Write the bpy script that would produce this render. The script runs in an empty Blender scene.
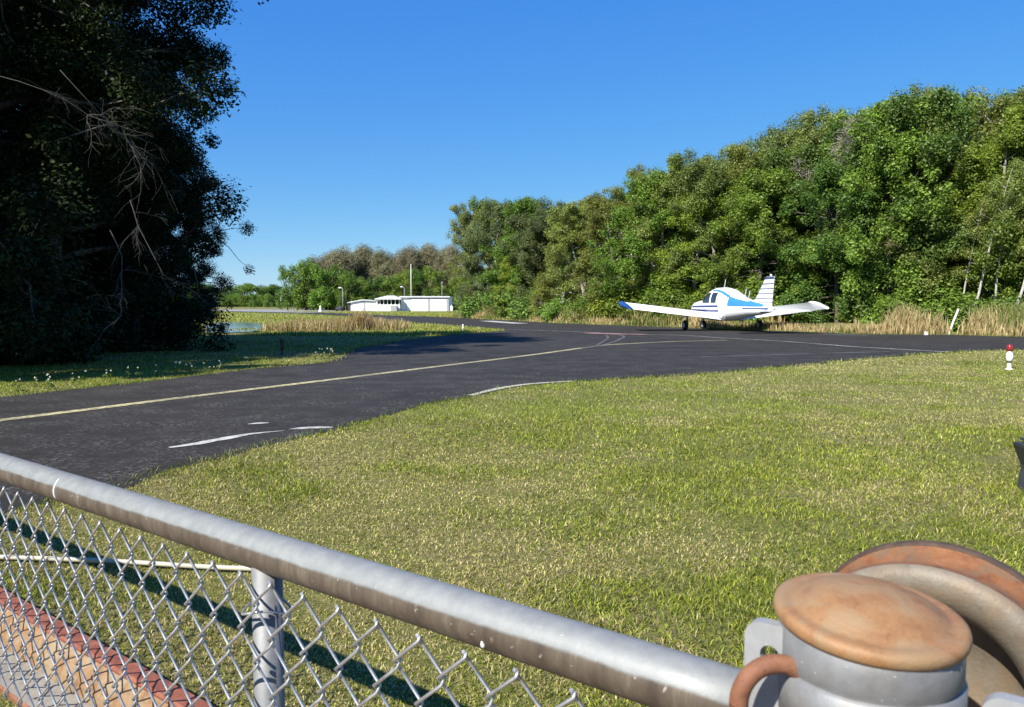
import bpy, bmesh, math, random
import numpy as np
from mathutils import Vector, Matrix
R = math.radians
rng = np.random.default_rng(7)
random.seed(7)
S = bpy.context.scene
COL = S.collection

# ------------------------------------------------------------------ camera maths
F, CX, CY, HOR, HC = 770.0, 512.0, 353.5, 305.0, 1.03
PIT = math.atan((CY - HOR) / F)
FW = Vector((0, math.cos(PIT), -math.sin(PIT)))
UP = Vector((0, math.sin(PIT), math.cos(PIT)))
CAM = Vector((0, 0, HC))
def ray(px, py): return FW + Vector((1, 0, 0)) * ((px - CX) / F) + UP * ((CY - py) / F)
def gp(px, py, z=0.0):
    d = ray(px, py); return CAM + d * ((z - HC) / d.z)
def at_y(px, py, Y):
    d = ray(px, py); return CAM + d * (Y / d.y)
def xw(px, Y): return (px - CX) / F * Y

# sun: comes from behind-left, travels forward-right and down
SUN_EL, SUN_AZ = R(42), R(222)          # azimuth clockwise from +Y
TO_SUN = Vector((math.sin(SUN_AZ) * math.cos(SUN_EL), math.cos(SUN_AZ) * math.cos(SUN_EL), math.sin(SUN_EL)))

# ------------------------------------------------------------------ tagging / linking
def tag(o, label=None, cat=None, group=None, kind=None):
    if label: o['label'] = label
    if cat: o['category'] = cat
    if group: o['group'] = group
    if kind: o['kind'] = kind
    return o
def empty(name, loc=(0, 0, 0), rz=0.0, label=None, cat=None, group=None):
    o = bpy.data.objects.new(name, None); COL.objects.link(o)
    o.empty_display_size = 0.1
    o.location = loc; o.rotation_euler = (0, 0, rz)
    return tag(o, label, cat, group)
def link(name, me, mat=None, parent=None):
    o = bpy.data.objects.new(name, me); COL.objects.link(o)
    if mat is not None and len(me.materials) == 0:
        for m in (mat if isinstance(mat, (list, tuple)) else [mat]): me.materials.append(m)
    if parent is not None: o.parent = parent
    return o
def copy_tree(o, parent=None):
    c = o.copy(); COL.objects.link(c)
    if parent is not None: c.parent = parent
    for ch in o.children: copy_tree(ch, c)
    return c

def np_mesh(name, V, Fc, colors=None, smooth=False):
    V = np.asarray(V, dtype=np.float32); Fc = np.asarray(Fc, dtype=np.int32)
    me = bpy.data.meshes.new(name)
    k = Fc.shape[1]; n = Fc.shape[0]
    me.vertices.add(len(V)); me.vertices.foreach_set('co', V.ravel())
    me.loops.add(n * k); me.loops.foreach_set('vertex_index', Fc.ravel())
    me.polygons.add(n)
    me.polygons.foreach_set('loop_start', np.arange(0, n * k, k, dtype=np.int32))
    try: me.polygons.foreach_set('loop_total', np.full(n, k, dtype=np.int32))
    except Exception: pass
    if smooth: me.polygons.foreach_set('use_smooth', np.ones(n, dtype=bool))
    me.update(calc_edges=True)
    if colors is not None:
        a = me.color_attributes.new('Col', 'FLOAT_COLOR', 'POINT')
        c = np.ones((len(V), 4), dtype=np.float32); c[:, :3] = colors
        a.data.foreach_set('color', c.ravel())
    return me

class MB:
    """collects shapes into one mesh"""
    def __init__(s): s.bm = bmesh.new()
    def box(s, c, d, rot=None, bev=0.0, taper=None):
        r = bmesh.ops.create_cube(s.bm, size=1.0); vs = r['verts']
        for v in vs:
            v.co = Vector((v.co.x * d[0], v.co.y * d[1], v.co.z * d[2]))
            if taper and v.co.z > 0: v.co.x *= taper[0]; v.co.y *= taper[1]
        if bev > 0:
            es = list({e for v in vs for e in v.link_edges})
            q = bmesh.ops.bevel(s.bm, geom=es, offset=bev, segments=2, affect='EDGES', profile=0.5)
            vs = list({v for f in q['faces'] for v in f.verts} | {v for v in vs if v.is_valid})
        M = Matrix.Translation(Vector(c)) @ (rot.to_4x4() if rot else Matrix.Identity(4))
        for v in vs: v.co = M @ v.co
        return s
    def tube(s, pts, rad, sides=8, caps=True):
        pts = [Vector(p) for p in pts]; n = len(pts)
        if not hasattr(rad, '__len__'): rad = [rad] * n
        rings = []; nrm = None
        for i, p in enumerate(pts):
            t = (pts[min(i + 1, n - 1)] - pts[max(i - 1, 0)])
            if t.length < 1e-9: t = Vector((0, 0, 1))
            t.normalize()
            if nrm is None:
                nrm = t.orthogonal().normalized()
            else:
                nrm = (nrm - t * nrm.dot(t))
                if nrm.length < 1e-6: nrm = t.orthogonal()
                nrm.normalize()
            b = t.cross(nrm)
            rings.append([s.bm.verts.new(p + (nrm * math.cos(2 * math.pi * k / sides) + b * math.sin(2 * math.pi * k / sides)) * rad[i]) for k in range(sides)])
        for a, b in zip(rings[:-1], rings[1:]):
            for k in range(sides):
                f = s.bm.faces.new((a[k], a[(k + 1) % sides], b[(k + 1) % sides], b[k])); f.smooth = True
        if caps:
            s.bm.faces.new(rings[0][::-1]); s.bm.faces.new(rings[-1])
        return s
    def lathe(s, prof, seg=48, M=None, close=False):
        """prof: (r,z) list, axis = local z"""
        M = M or Matrix.Identity(4); rings = []
        for r, z in prof:
            if r < 1e-6: rings.append([s.bm.verts.new(M @ Vector((0, 0, z)))])
            else: rings.append([s.bm.verts.new(M @ Vector((r * math.cos(2 * math.pi * k / seg), r * math.sin(2 * math.pi * k / seg), z))) for k in range(seg)])
        prs = list(zip(rings[:-1], rings[1:]))
        if close: prs.append((rings[-1], rings[0]))
        for a, b in prs:
            for k in range(seg):
                k2 = (k + 1) % seg
                if len(a) == 1 and len(b) == 1: continue
                if len(a) == 1: f = s.bm.faces.new((a[0], b[k2], b[k]))
                elif len(b) == 1: f = s.bm.faces.new((a[k], a[k2], b[0]))
                else: f = s.bm.faces.new((a[k], a[k2], b[k2], b[k]))
                f.smooth = True
        return s
    def grid(s, P, smooth=True, closeu=False):
        """P[i][j] points"""
        V = [[s.bm.verts.new(Vector(p)) for p in row] for row in P]
        for i in range(len(V) - 1):
            m = len(V[0])
            for j in range(m if closeu else m - 1):
                f = s.bm.faces.new((V[i][j], V[i][(j + 1) % m], V[i + 1][(j + 1) % m], V[i + 1][j])); f.smooth = smooth
        return V
    def poly(s, pts, thick=None):
        vs = [s.bm.verts.new(Vector(p)) for p in pts]
        f = s.bm.faces.new(vs)
        if thick:
            r = bmesh.ops.extrude_face_region(s.bm, geom=[f])
            for v in r['geom']:
                if isinstance(v, bmesh.types.BMVert): v.co += Vector(thick)
        return s
    def build(s, name, mat=None, parent=None, recalc=True, tri=False):
        if tri: bmesh.ops.triangulate(s.bm, faces=s.bm.faces[:])
        if recalc: bmesh.ops.recalc_face_normals(s.bm, faces=s.bm.faces[:])
        me = bpy.data.meshes.new(name); s.bm.to_mesh(me); s.bm.free()
        return link(name, me, mat, parent)

# ------------------------------------------------------------------ materials
class NT:
    def __init__(s, name):
        s.m = bpy.data.materials.new(name); s.m.use_nodes = True
        s.t = s.m.node_tree; s.t.nodes.clear()
        s.out = s.n('ShaderNodeOutputMaterial'); s.b = s.n('ShaderNodeBsdfPrincipled')
        s.l(s.b.outputs[0], s.out.inputs[0])
    def n(s, t, **k):
        x = s.t.nodes.new(t)
        for a, v in k.items(): setattr(x, a, v)
        return x
    def l(s, a, b): s.t.links.new(a, b)
    def coord(s, kind='Object'): return s.n('ShaderNodeTexCoord').outputs[kind]
    def noise(s, vec, scale, detail=4, rough=0.55, dist=0.0):
        x = s.n('ShaderNodeTexNoise'); x.inputs['Scale'].default_value = scale
        x.inputs['Detail'].default_value = detail; x.inputs['Roughness'].default_value = rough
        x.inputs['Distortion'].default_value = dist
        s.l(vec, x.inputs['Vector']); return x.outputs['Fac']
    def ramp(s, fac, stops):
        x = s.n('ShaderNodeValToRGB'); e = x.color_ramp.elements
        while len(e) < len(stops): e.new(0.5)
        for i, (p, c) in enumerate(stops):
            e[i].position = p; e[i].color = (c[0], c[1], c[2], 1) if hasattr(c, '__len__') else (c, c, c, 1)
        s.l(fac, x.inputs[0]); return x.outputs[0]
    def mix(s, fac, a, b, blend='MIX'):
        x = s.n('ShaderNodeMix', data_type='RGBA', blend_type=blend)
        for v, i in ((fac, 0), (a, 6), (b, 7)):
            if hasattr(v, 'is_output'): s.l(v, x.inputs[i])
            elif hasattr(v, '__len__'): x.inputs[i].default_value = (v[0], v[1], v[2], 1)
            else: x.inputs[i].default_value = v
        return x.outputs[2]
    def math(s, op, a, b=0.0):
        x = s.n('ShaderNodeMath', operation=op)
        for v, i in ((a, 0), (b, 1)):
            if hasattr(v, 'is_output'): s.l(v, x.inputs[i])
            else: x.inputs[i].default_value = v
        return x.outputs[0]
    def bump(s, h, strength=0.3, dist=0.01):
        x = s.n('ShaderNodeBump'); x.inputs['Strength'].default_value = strength; x.inputs['Distance'].default_value = dist
        s.l(h, x.inputs['Height']); s.l(x.outputs[0], s.b.inputs['Normal'])
    def set(s, **k):
        for a, v in k.items():
            i = s.b.inputs[a.replace('_', ' ')]
            if hasattr(v, 'is_output'): s.l(v, i)
            elif hasattr(v, '__len__'): i.default_value = (v[0], v[1], v[2], 1)
            else: i.default_value = v
        return s

def plain(name, c, rough=0.5, metal=0.0, var=0.12, scale=8.0, spec=0.5, coat=0.0):
    t = NT(name); v = t.noise(t.coord(), scale, 5)
    d = tuple(x * (1 - var) for x in c); e = tuple(min(1, x * (1 + var)) for x in c)
    t.set(Base_Color=t.ramp(v, [(0.3, d), (0.7, e)]), Roughness=rough, Metallic=metal, Coat_Weight=coat)
    t.b.inputs['Specular IOR Level'].default_value = spec
    return t.m

def foliage(name, trans=0.35, rough=0.55, spec=0.3, vary=0.25, tint=(1, 1, 1)):
    t = NT(name)
    a = t.n('ShaderNodeAttribute', attribute_name='Col').outputs['Color']
    rnd = t.n('ShaderNodeObjectInfo').outputs['Random']
    hs = t.n('ShaderNodeHueSaturation')
    t.l(t.math('ADD', t.math('MULTIPLY', rnd, 0.035), 0.4825), hs.inputs['Hue'])
    t.l(t.math('ADD', t.math('MULTIPLY', t.math('FRACT', t.math('MULTIPLY', rnd, 7.31)), vary * 2), 1 - vary), hs.inputs['Value'])
    t.l(t.mix(1.0, a, tint, 'MULTIPLY'), hs.inputs['Color'])
    c = hs.outputs[0]
    t.set(Base_Color=c, Roughness=rough); t.b.inputs['Specular IOR Level'].default_value = spec
    tr = t.n('ShaderNodeBsdfTranslucent'); t.l(t.mix(1.0, c, (1.25, 1.25, 0.55), 'MULTIPLY'), tr.inputs[0])
    ms = t.n('ShaderNodeMixShader'); ms.inputs[0].default_value = trans
    t.l(t.b.outputs[0], ms.inputs[1]); t.l(tr.outputs[0], ms.inputs[2]); t.l(ms.outputs[0], t.out.inputs[0])
    return t.m

def bark(name, c1, c2, scale=6):
    t = NT(name); co = t.coord()
    mp = t.n('ShaderNodeMapping'); mp.inputs['Scale'].default_value = (1, 1, 0.25); t.l(co, mp.inputs[0])
    v = t.noise(mp.outputs[0], scale, 6, 0.65)
    t.set(Base_Color=t.ramp(v, [(0.3, c1), (0.7, c2)]), Roughness=0.9); t.bump(v, 0.6, 0.02)
    return t.m

def galv(name, base=0.5, rough=0.38, metal=0.85, stain=0.35, scale=14):
    t = NT(name); co = t.coord()
    a = t.noise(co, scale, 6, 0.65); b = t.noise(co, scale * 5, 4, 0.6); s_ = t.noise(co, 5.0, 5, 0.7, 0.8)
    c = t.ramp(a, [(0.25, (base * .78, base * .8, base * .82)), (0.75, (base * 1.15, base * 1.16, base * 1.16))])
    c = t.mix(t.ramp(s_, [(0.52, 0.0), (0.72, stain)]), c, (base * .7, base * .56, base * .38))
    c = t.mix(t.ramp(b, [(0.68, 0.0), (0.74, 0.6)]), c, (0.8, 0.8, 0.78))
    t.set(Base_Color=c, Metallic=metal, Roughness=t.ramp(a, [(0.2, rough - .08), (0.8, rough + .14)]))
    t.bump(b, 0.12, 0.002)
    return t.m

def rust(name, lo, mid, hi, scale=9, rough=0.75, metal=0.0, grey=None):
    t = NT(name); co = t.coord()
    a = t.noise(co, scale, 7, 0.65, 0.4); b = t.noise(co, scale * 6, 5, 0.6); g = t.noise(co, scale * .45, 3, 0.6, 1.2)
    c = t.ramp(a, [(0.25, lo), (0.5, mid), (0.75, hi)])
    c = t.mix(t.ramp(b, [(0.6, 0.0), (0.75, 0.45)]), c, lo)
    pit = t.noise(co, scale * 11, 3, .6)
    c = t.mix(t.ramp(pit, [(0.62, 0.0), (0.68, 0.6)]), c, tuple(x * .7 for x in lo))
    if grey: c = t.mix(t.ramp(g, [(0.45, 0.0), (0.62, 0.8)]), c, grey)
    t.set(Base_Color=c, Roughness=rough, Metallic=metal); t.bump(b, 0.25, 0.003)
    return t.m

M = {}
M['leaf'] = foliage('leaf', 0.36, rough=.45, vary=0.2)
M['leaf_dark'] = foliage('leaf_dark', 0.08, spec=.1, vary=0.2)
M['twig'] = foliage('twig', 0.0, rough=0.9, spec=0.1)
M['grass'] = foliage('grass', 0.3, rough=0.5, spec=0.3, vary=0.0)
M['bark'] = bark('bark', (.05, .04, .03), (.16, .135, .11))
M['bark_white'] = bark('bark_white', (.28, .26, .23), (.58, .55, .50))
M['bark_pale'] = bark('bark_pale', (.16, .14, .12), (.42, .39, .35))
M['twigbark'] = bark('twig_bark', (.06, .055, .048), (.125, .115, .10))
M['galv'] = galv('galvanised', 0.19, rough=.58, metal=.4, stain=.15, scale=40)
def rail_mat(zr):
    t = NT('weathered_reflection_rail'); co = t.coord()
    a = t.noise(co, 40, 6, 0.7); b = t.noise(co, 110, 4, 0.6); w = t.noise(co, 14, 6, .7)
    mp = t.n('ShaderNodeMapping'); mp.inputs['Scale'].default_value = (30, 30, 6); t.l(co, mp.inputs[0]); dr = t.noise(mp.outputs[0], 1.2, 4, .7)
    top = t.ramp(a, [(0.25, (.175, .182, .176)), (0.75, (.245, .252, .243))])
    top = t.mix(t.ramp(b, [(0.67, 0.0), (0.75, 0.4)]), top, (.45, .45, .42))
    low = t.ramp(dr, [(0.3, (.060, .045, .032)), (0.55, (.105, .082, .058)), (0.75, (.17, .145, .115))])  # lower half: brown ground reflection painted in, mixed with streaky weathering
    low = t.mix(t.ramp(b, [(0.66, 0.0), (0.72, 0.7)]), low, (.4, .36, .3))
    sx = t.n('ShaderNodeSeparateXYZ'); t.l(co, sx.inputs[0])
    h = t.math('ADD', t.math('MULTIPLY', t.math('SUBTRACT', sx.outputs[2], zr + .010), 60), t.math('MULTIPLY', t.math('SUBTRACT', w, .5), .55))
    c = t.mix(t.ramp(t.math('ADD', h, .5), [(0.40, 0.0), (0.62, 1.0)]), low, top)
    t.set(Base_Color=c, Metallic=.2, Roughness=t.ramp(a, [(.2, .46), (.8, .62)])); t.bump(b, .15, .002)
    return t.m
M['galv_wire'] = galv('galvanised_wire', 0.5, rough=0.45, stain=0.1, scale=60)
M['galv_plate'] = galv('galvanised_plate', 0.29, rough=0.62, metal=0.3, stain=0.12, scale=30)
M['drum'] = galv('galvanised_drum', 0.21, rough=0.55, metal=0.35, stain=0.7, scale=45)
M['cap'] = rust('cap_rust', (.17, .075, .03), (.255, .13, .052), (.285, .165, .075), 38, 0.62, 0.05, (.25, .165, .085))
M['rust'] = rust('rust', (.07, .028, .014), (.18, .072, .034), (.27, .13, .065), 26)
M['groove'] = rust('groove_rust', (.085, .033, .014), (.19, .072, .022), (.235, .11, .045), 48, 0.65, 0, (.14, .085, .045))
M['wheel_side'] = rust('wheel_side', (.12, .085, .055), (.165, .137, .10), (.2, .175, .137), 42, 0.6, 0.15, (.20, .14, .085))
M['dark_rim'] = plain('dark_rim', (.06, .036, .022), 0.7, 0.0, .4, 60)
M['white'] = plain('white_paint', (.8, .8, .79), 0.35, 0, .03, 3, coat=0.3)
M['white_wall'] = plain('white_wall', (.80, .80, .78), 0.7, 0, .05, 1.2)
M['door_white'] = plain('door_white', (.76, .77, .77), 0.6, 0, .04, 2)
M['roof'] = plain('roof_metal', (.62, .63, .63), 0.5, 0.2, .1, 2)
M['trim'] = plain('grey_trim', (.30, .31, .32), 0.6, 0, .1, 3)
M['dark'] = plain('dark_inside', (.03, .03, .03), 0.8)
M['navy'] = plain('navy_paint', (.035, .05, .16), 0.35, 0, .1, 5, coat=.3)
M['skyblue'] = plain('sky_blue_paint', (.040, .19, .42), 0.35, 0, .06, 5, coat=.3)
M['tipblue'] = plain('tip_blue_paint', (.010, .055, .19), 0.4, 0, .1, 5, coat=.2)
M['glass'] = plain('cockpit_glass', (.02, .024, .028), 0.06, 0, .1, 2, spec=.8)
M['tyre'] = plain('tyre_rubber', (.02, .02, .02), 0.8, 0, .2, 20)
M['metal'] = plain('bare_metal', (.5, .5, .5), 0.4, 0.7, .1, 20)
M['redlens'] = plain('red_lens', (.22, .018, .014), 0.25, 0, .15, 20)
M['pvc'] = plain('pale_plastic', (.42, .38, .28), 0.5, 0, .1, 6)
M['darkbox'] = plain('dark_plastic', (.035, .037, .042), 0.6, 0, .25, 9)
M['whitepost'] = plain('weathered_white', (.66, .62, .55), 0.7, 0, .15, 8)

# -- ground
def ground_mat():
    t = NT('ground_grass'); co = t.coord()
    a = t.noise(co, 0.55, 5, 0.6); b = t.noise(co, 26, 6, 0.75); c_ = t.noise(co, 0.09, 3)
    g = t.ramp(b, [(0.25, (.05, .05, .016)), (0.42, (.12, .125, .035)), (0.58, (.20, .19, .06)), (0.8, (.30, .26, .12))])
    s_ = t.ramp(b, [(0.3, (.08, .062, .03)), (0.5, (.22, .18, .09)), (0.75, (.36, .3, .17))])
    c = t.mix(t.ramp(a, [(0.47, 0.0), (0.66, 0.75)]), g, s_)
    c = t.mix(t.ramp(c_, [(0.4, 0.0), (0.7, 0.35)]), c, (.10, .13, .03))
    t.set(Base_Color=c, Roughness=0.95); t.b.inputs['Specular IOR Level'].default_value = 0.1
    t.bump(b, 0.9, 0.03)
    return t.m
def asphalt_mat():
    t = NT('asphalt'); co = t.coord()
    big = t.noise(co, 0.35, 4, 0.6, 0.5); mid = t.noise(co, 2.2, 5, 0.7); fine = t.noise(co, 55, 3, 0.8); sp = t.noise(co, 24, 4, 0.85)
    mp = t.n('ShaderNodeMapping'); mp.inputs['Rotation'].default_value = (0, 0, R(-58)); mp.inputs['Scale'].default_value = (.12, 1.6, 1)
    t.l(co, mp.inputs[0]); st = t.noise(mp.outputs[0], 1.1, 5, 0.65)
    c = t.ramp(big, [(0.3, (.0215, .0195, .0175)), (0.7, (.034, .0315, .0285))])
    c = t.mix(t.ramp(st, [(0.48, 0.0), (0.72, 0.5)]), c, (.055, .053, .050))
    wear = t.math('MULTIPLY', t.ramp(sp, [(0.5, 0.0), (0.64, 1.0)]), t.ramp(mid, [(0.42, 0.05), (0.66, 0.9)]))
    c = t.mix(wear, c, (.16, .153, .142))
    c = t.mix(t.ramp(fine, [(0.3, 0.55), (0.48, 0.0)]), c, (.014, .014, .016))
    vo = t.n('ShaderNodeTexVoronoi', feature='DISTANCE_TO_EDGE'); vo.inputs['Scale'].default_value = 0.33
    wv = t.n('ShaderNodeVectorMath', operation='ADD')
    nz = t.n('ShaderNodeTexNoise'); nz.inputs['Scale'].default_value = 0.9; nz.inputs['Detail'].default_value = 5; t.l(co, nz.inputs['Vector'])
    t.l(co, wv.inputs[0]); t.l(nz.outputs['Color'], wv.inputs[1]); t.l(wv.outputs[0], vo.inputs['Vector'])
    c = t.mix(t.math('MULTIPLY', t.ramp(vo.outputs['Distance'], [(0.0, 0.75), (0.006, 0.0)]), t.ramp(mid, [(0.45, 0.0), (0.6, 1.0)])), c, (.012, .012, .012))
    t.set(Base_Color=c, Roughness=t.ramp(fine, [(0.3, .95), (0.7, .72)])); t.b.inputs['Specular IOR Level'].default_value = 0.12
    t.bump(fine, 0.5, 0.006)
    return t.m
def paint_mat(name, c, wear=0.5, lo=0.42):
    t = NT(name); co = t.coord()
    w = t.noise(co, 14, 6, 0.8); w2 = t.noise(co, 1.3, 3)
    f = t.math('ADD', t.math('MULTIPLY', w, 0.75), t.math('MULTIPLY', w2, 0.25))
    c2 = t.mix(t.ramp(f, [(lo, wear), (lo + .13, 0.0)]), c, (.05, .05, .05))
    t.set(Base_Color=c2, Roughness=0.75)
    return t.m
M['ground'] = ground_mat(); M['asphalt'] = asphalt_mat()
M['yellow'] = paint_mat('yellow_line', (.50, .44, .22), .75, .46)
M['whiteline'] = paint_mat('white_line', (.46, .45, .40), .85, .47)
M['whitepaint'] = paint_mat('white_paint_mark', (.46, .45, .41), .6, .42)
M['faint'] = paint_mat('faint_line', (.17, .165, .15), .9, .50)
M['pink'] = paint_mat('faded_red', (.40, .19, .16), .8, .42)
M['kerb'] = paint_mat('pale_edge', (.40, .38, .29), .6, .38)
M['forestfloor'] = plain('forest_floor', (.045, .035, .02), .95, 0, .5, 3)
M['reflected_ground'] = plain('unseen_brown_ground', (.17, .115, .07), .95, 0, .35, 5)
M['farroad'] = plain('far_pavement', (.22, .215, .20), .9, 0, .2, .3)
def water_mat():
    t = NT('pond_water'); v = t.noise(t.coord(), 3.0, 3)
    t.set(Base_Color=(.03, .04, .04), Roughness=0.06); t.b.inputs['IOR'].default_value = 1.33
    t.b.inputs['Specular IOR Level'].default_value = 0.9
    t.bump(v, 0.08, 0.02); return t.m
M['water'] = water_mat()

# ------------------------------------------------------------------ helper noise (numpy)
_lat = rng.random((256, 256))
def vnoise(x, y, f):
    x = x * f + 1000.3; y = y * f + 1000.7
    i = np.floor(x).astype(int); j = np.floor(y).astype(int); u = x - i; v = y - j
    u = u * u * (3 - 2 * u); v = v * v * (3 - 2 * v)
    g = lambda a, b: _lat[a % 256, b % 256]
    return (g(i, j) * (1 - u) + g(i + 1, j) * u) * (1 - v) + (g(i, j + 1) * (1 - u) + g(i + 1, j + 1) * u) * v
def fbm(x, y, f): return (vnoise(x, y, f) + .5 * vnoise(x, y, f * 2.1) + .25 * vnoise(x, y, f * 4.3)) / 1.75
def inpoly(x, y, P):
    r = np.zeros(x.shape, bool); n = len(P); j = n - 1
    for i in range(n):
        xi, yi = P[i][0], P[i][1]; xj, yj = P[j][0], P[j][1]
        if yi != yj:
            c = ((yi > y) != (yj > y)) & (x < (xj - xi) * (y - yi) / (yj - yi) + xi)
            r ^= c
        j = i
    return r
def jag(P, step=0.5, amp=0.05):
    """subdivide a closed xy outline and roughen it"""
    out = []; n = len(P)
    for i in range(n):
        a = Vector(P[i][:2]); b = Vector(P[(i + 1) % n][:2]); L = (b - a).length
        dist = min(a.length, b.length); st = max(step, dist * 0.02); k = max(1, int(L / st)) if dist < 60 else 1
        d = (b - a).normalized() if L > 0 else Vector((1, 0)); nn = Vector((-d.y, d.x))
        for q in range(k):
            p = a.lerp(b, q / k)
            am = amp * (1.0 if dist < 40 else 0.0)
            out.append(p + nn * float((fbm(np.array([p.x]), np.array([p.y]), 1.3)[0] - .5) * 2 * am + random.uniform(-1, 1) * am * .3))
    return out
def smooth_curve(pts, sub=6):
    pts = [Vector(p) for p in pts]; out = []
    for i in range(len(pts) - 1):
        p0 = pts[max(i - 1, 0)]; p1 = pts[i]; p2 = pts[i + 1]; p3 = pts[min(i + 2, len(pts) - 1)]
        for k in range(sub):
            t = k / sub
            out.append(0.5 * ((2 * p1) + (p2 - p0) * t + (2 * p0 - 5 * p1 + 4 * p2 - p3) * t * t + (3 * p1 - p0 - 3 * p2 + p3) * t ** 3))
    out.append(pts[-1]); return out

# ------------------------------------------------------------------ GROUND, PAVEMENT, MARKINGS
g = MB(); g.poly([(-3000, -400, 0), (3000, -400, 0), (3000, 4000, 0), (-3000, 4000, 0)])
link_o = g.build('ground', M['ground']); tag(link_o, kind='structure')

lawn_edge = [(-700, 640), (-300, 575), (-60, 530), (20, 507), (80, 496), (130, 486), (170, 470), (230, 456), (300, 438), (350, 426), (400, 412), (440, 402),
             (470, 397), (504, 389), (527, 386), (571, 382.5), (640, 378), (700, 374.5), (760, 369), (830, 363), (888, 357), (956, 352.5), (1024, 350), (1300, 344)]
far_edge = [(1300, 344.2 - 4.5), (1024, 337), (953, 334.8), (860, 334.3), (820, 332.5), (700, 328.5), (640, 326), (560, 323.4), (500, 320), (460, 318), (450, 317.4), (387, 315.3), (350, 313.6), (280, 311.4), (230, 310)]
isl_top = [(230, 312.2), (300, 314.2), (350, 317), (387, 321.5), (450, 326), (506, 330.6)]
isl_bot = [(442, 336), (400, 341), (357, 348.5), (341, 357), (325, 362.5), (239, 370.5), (137, 382.5), (0, 397.5), (-300, 433), (-700, 480)]
asph = [gp(*p).to_2d() for p in smooth_curve([Vector((a, b, 0)) for a, b in lawn_edge], 3) for p in [(p.x, p.y)]] + \
       [gp(*p).to_2d() for p in far_edge + isl_top] + [gp(*p).to_2d() for p in isl_bot]
asph = jag(asph, 0.25, 0.06)
g = MB(); g.poly([(p.x, p.y, .004) for p in asph])
o = g.build('taxiway', M['asphalt'], tri=True); tag(o, kind='structure')
if o.data.polygons[0].normal.z < 0: o.data.flip_normals()
ASPH = np.array([(p.x, p.y) for p in asph])

def marking(name, px, w, mat, z=.008, sub=5, wob=0.0, taper=False):
    P = smooth_curve([gp(a, b) for a, b in px], sub)
    g = MB(); L = []; n = len(P)
    for i, p in enumerate(P):
        t = P[min(i + 1, n - 1)] - P[max(i - 1, 0)]; t.z = 0; t.normalize(); nn = Vector((-t.y, t.x, 0))
        nz = lambda k_: float(fbm(np.array([p.x + k_]), np.array([p.y]), 2.6)[0] - .5) * 2.4
        ww = w * max(.25, 1 + wob * 1.6 * nz(0)) / 2
        if taper: ww *= min(1, .25 + 2.5 * min(i, n - 1 - i) / n)
        sh = nn * (wob * w * .7 * nz(50))
        L.append([(p.x + nn.x * ww + sh.x, p.y + nn.y * ww + sh.y, z), (p.x - nn.x * ww + sh.x, p.y - nn.y * ww + sh.y, z)])
    g.grid(L, False); o = g.build(name, mat)
    tag(o, kind='structure')
    if o.data.polygons[0].normal.z < 0: o.data.flip_normals()
    return o
marking('taxiway_centre_line', [(-200, 446), (0, 421), (100, 408.5), (200, 396), (340, 379), (428, 368), (527, 355.8), (580, 348.5), (604, 345.4), (627, 344), (677, 341.6), (727, 340.4)], .15, M['yellow'])
marking('turn_off_line', [(580, 348.3), (604, 345), (618, 340.5), (624, 336.8), (618, 334.8)], .09, M['faint'], .012)
marking('turn_off_line', [(596, 346.2), (603, 342), (608, 338), (606, 335.6)], .07, M['faint'], .014)
marking('runway_edge_line', [(508, 329.6), (560, 331.5), (633, 334.6), (683, 335.8), (724, 338.6), (771, 341), (818, 344.5), (859, 347.6), (888, 349.3), (950, 352.8)], .15, M['whiteline'], .016)
marking('runway_far_edge_line', [(524, 321.2), (560, 323.2), (597, 325.0), (650, 327.4), (700, 329.6)], .14, M['faint'])
marking('runway_far_edge_line', [(820, 334.2), (867, 335.8)], .14, M['whiteline'])
marking('runway_threshold_mark', [(486, 320.9), (503, 322.3), (521, 323.6)], .95, M['whitepaint'])
marking('faded_red_mark', [(588, 333.4), (610, 334.4), (645, 335)], .55, M['pink'], .02)
marking('white_paint_streak', [(171, 449), (195, 445.5), (212, 441.5), (224, 439.8), (250, 435.4), (284, 431.6)], .10, M['whitepaint'], .008, 9, .5, True)
marking('white_paint_streak', [(290, 430), (310, 428.6), (333, 428.2)], .10, M['whitepaint'], .008, 6, .3, True)
marking('white_paint_streak', [(248, 425), (258, 424), (269, 423.6)], .07, M['whitepaint'], .008, 4, .3, True)
marking('pale_pavement_edge', [(471, 396), (487, 391.8), (504, 388), (527, 384.8), (550, 383), (573, 381.6)], .10, M['kerb'], .009, 5, .2)
marking('worn_tyre_track', [(700, 357.5), (760, 355.5), (830, 353.5), (890, 352)], .12, M['faint'], .009, 5, .5)
# far pale strip by the hangars, pond, added brown ground behind the camera, forest floor
def sheet(name, px, mat, z):
    P = [gp(*p) for p in px]; g = MB(); g.poly([(p.x, p.y, z) for p in P]); o = g.build(name, mat, tri=True)
    tag(o, kind='structure')
    if o.data.polygons[0].normal.z < 0: o.data.flip_normals()
    return o
sheet('far_pavement', [(180, 309.2), (300, 309.6), (345, 311), (385, 313), (300, 312.6), (230, 311.2), (170, 310.2)], M['farroad'], .006)
sheet('apron', [(395, 312.6), (452, 312.4), (440, 311.2), (398, 311.3)], M['farroad'], .006)
sheet('pond', [(205, 332), (228, 333), (252, 331.8), (266, 328.5), (263, 324.2), (248, 322.2), (220, 322.4), (205, 325)], M['water'], .01)
def off_pt(s_, o_): return (P0_.x + PU_.x * s_ + NF_.x * o_, P0_.y + PU_.y * s_ + NF_.y * o_, .006)
PU_ = ray(-506, HOR); PU_.z = 0; PU_.normalize(); NF_ = Vector((-PU_.y, PU_.x, 0)); NF_ = NF_ if NF_.y > 0 else -NF_; P0_ = at_y(540, 639, .845)
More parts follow.
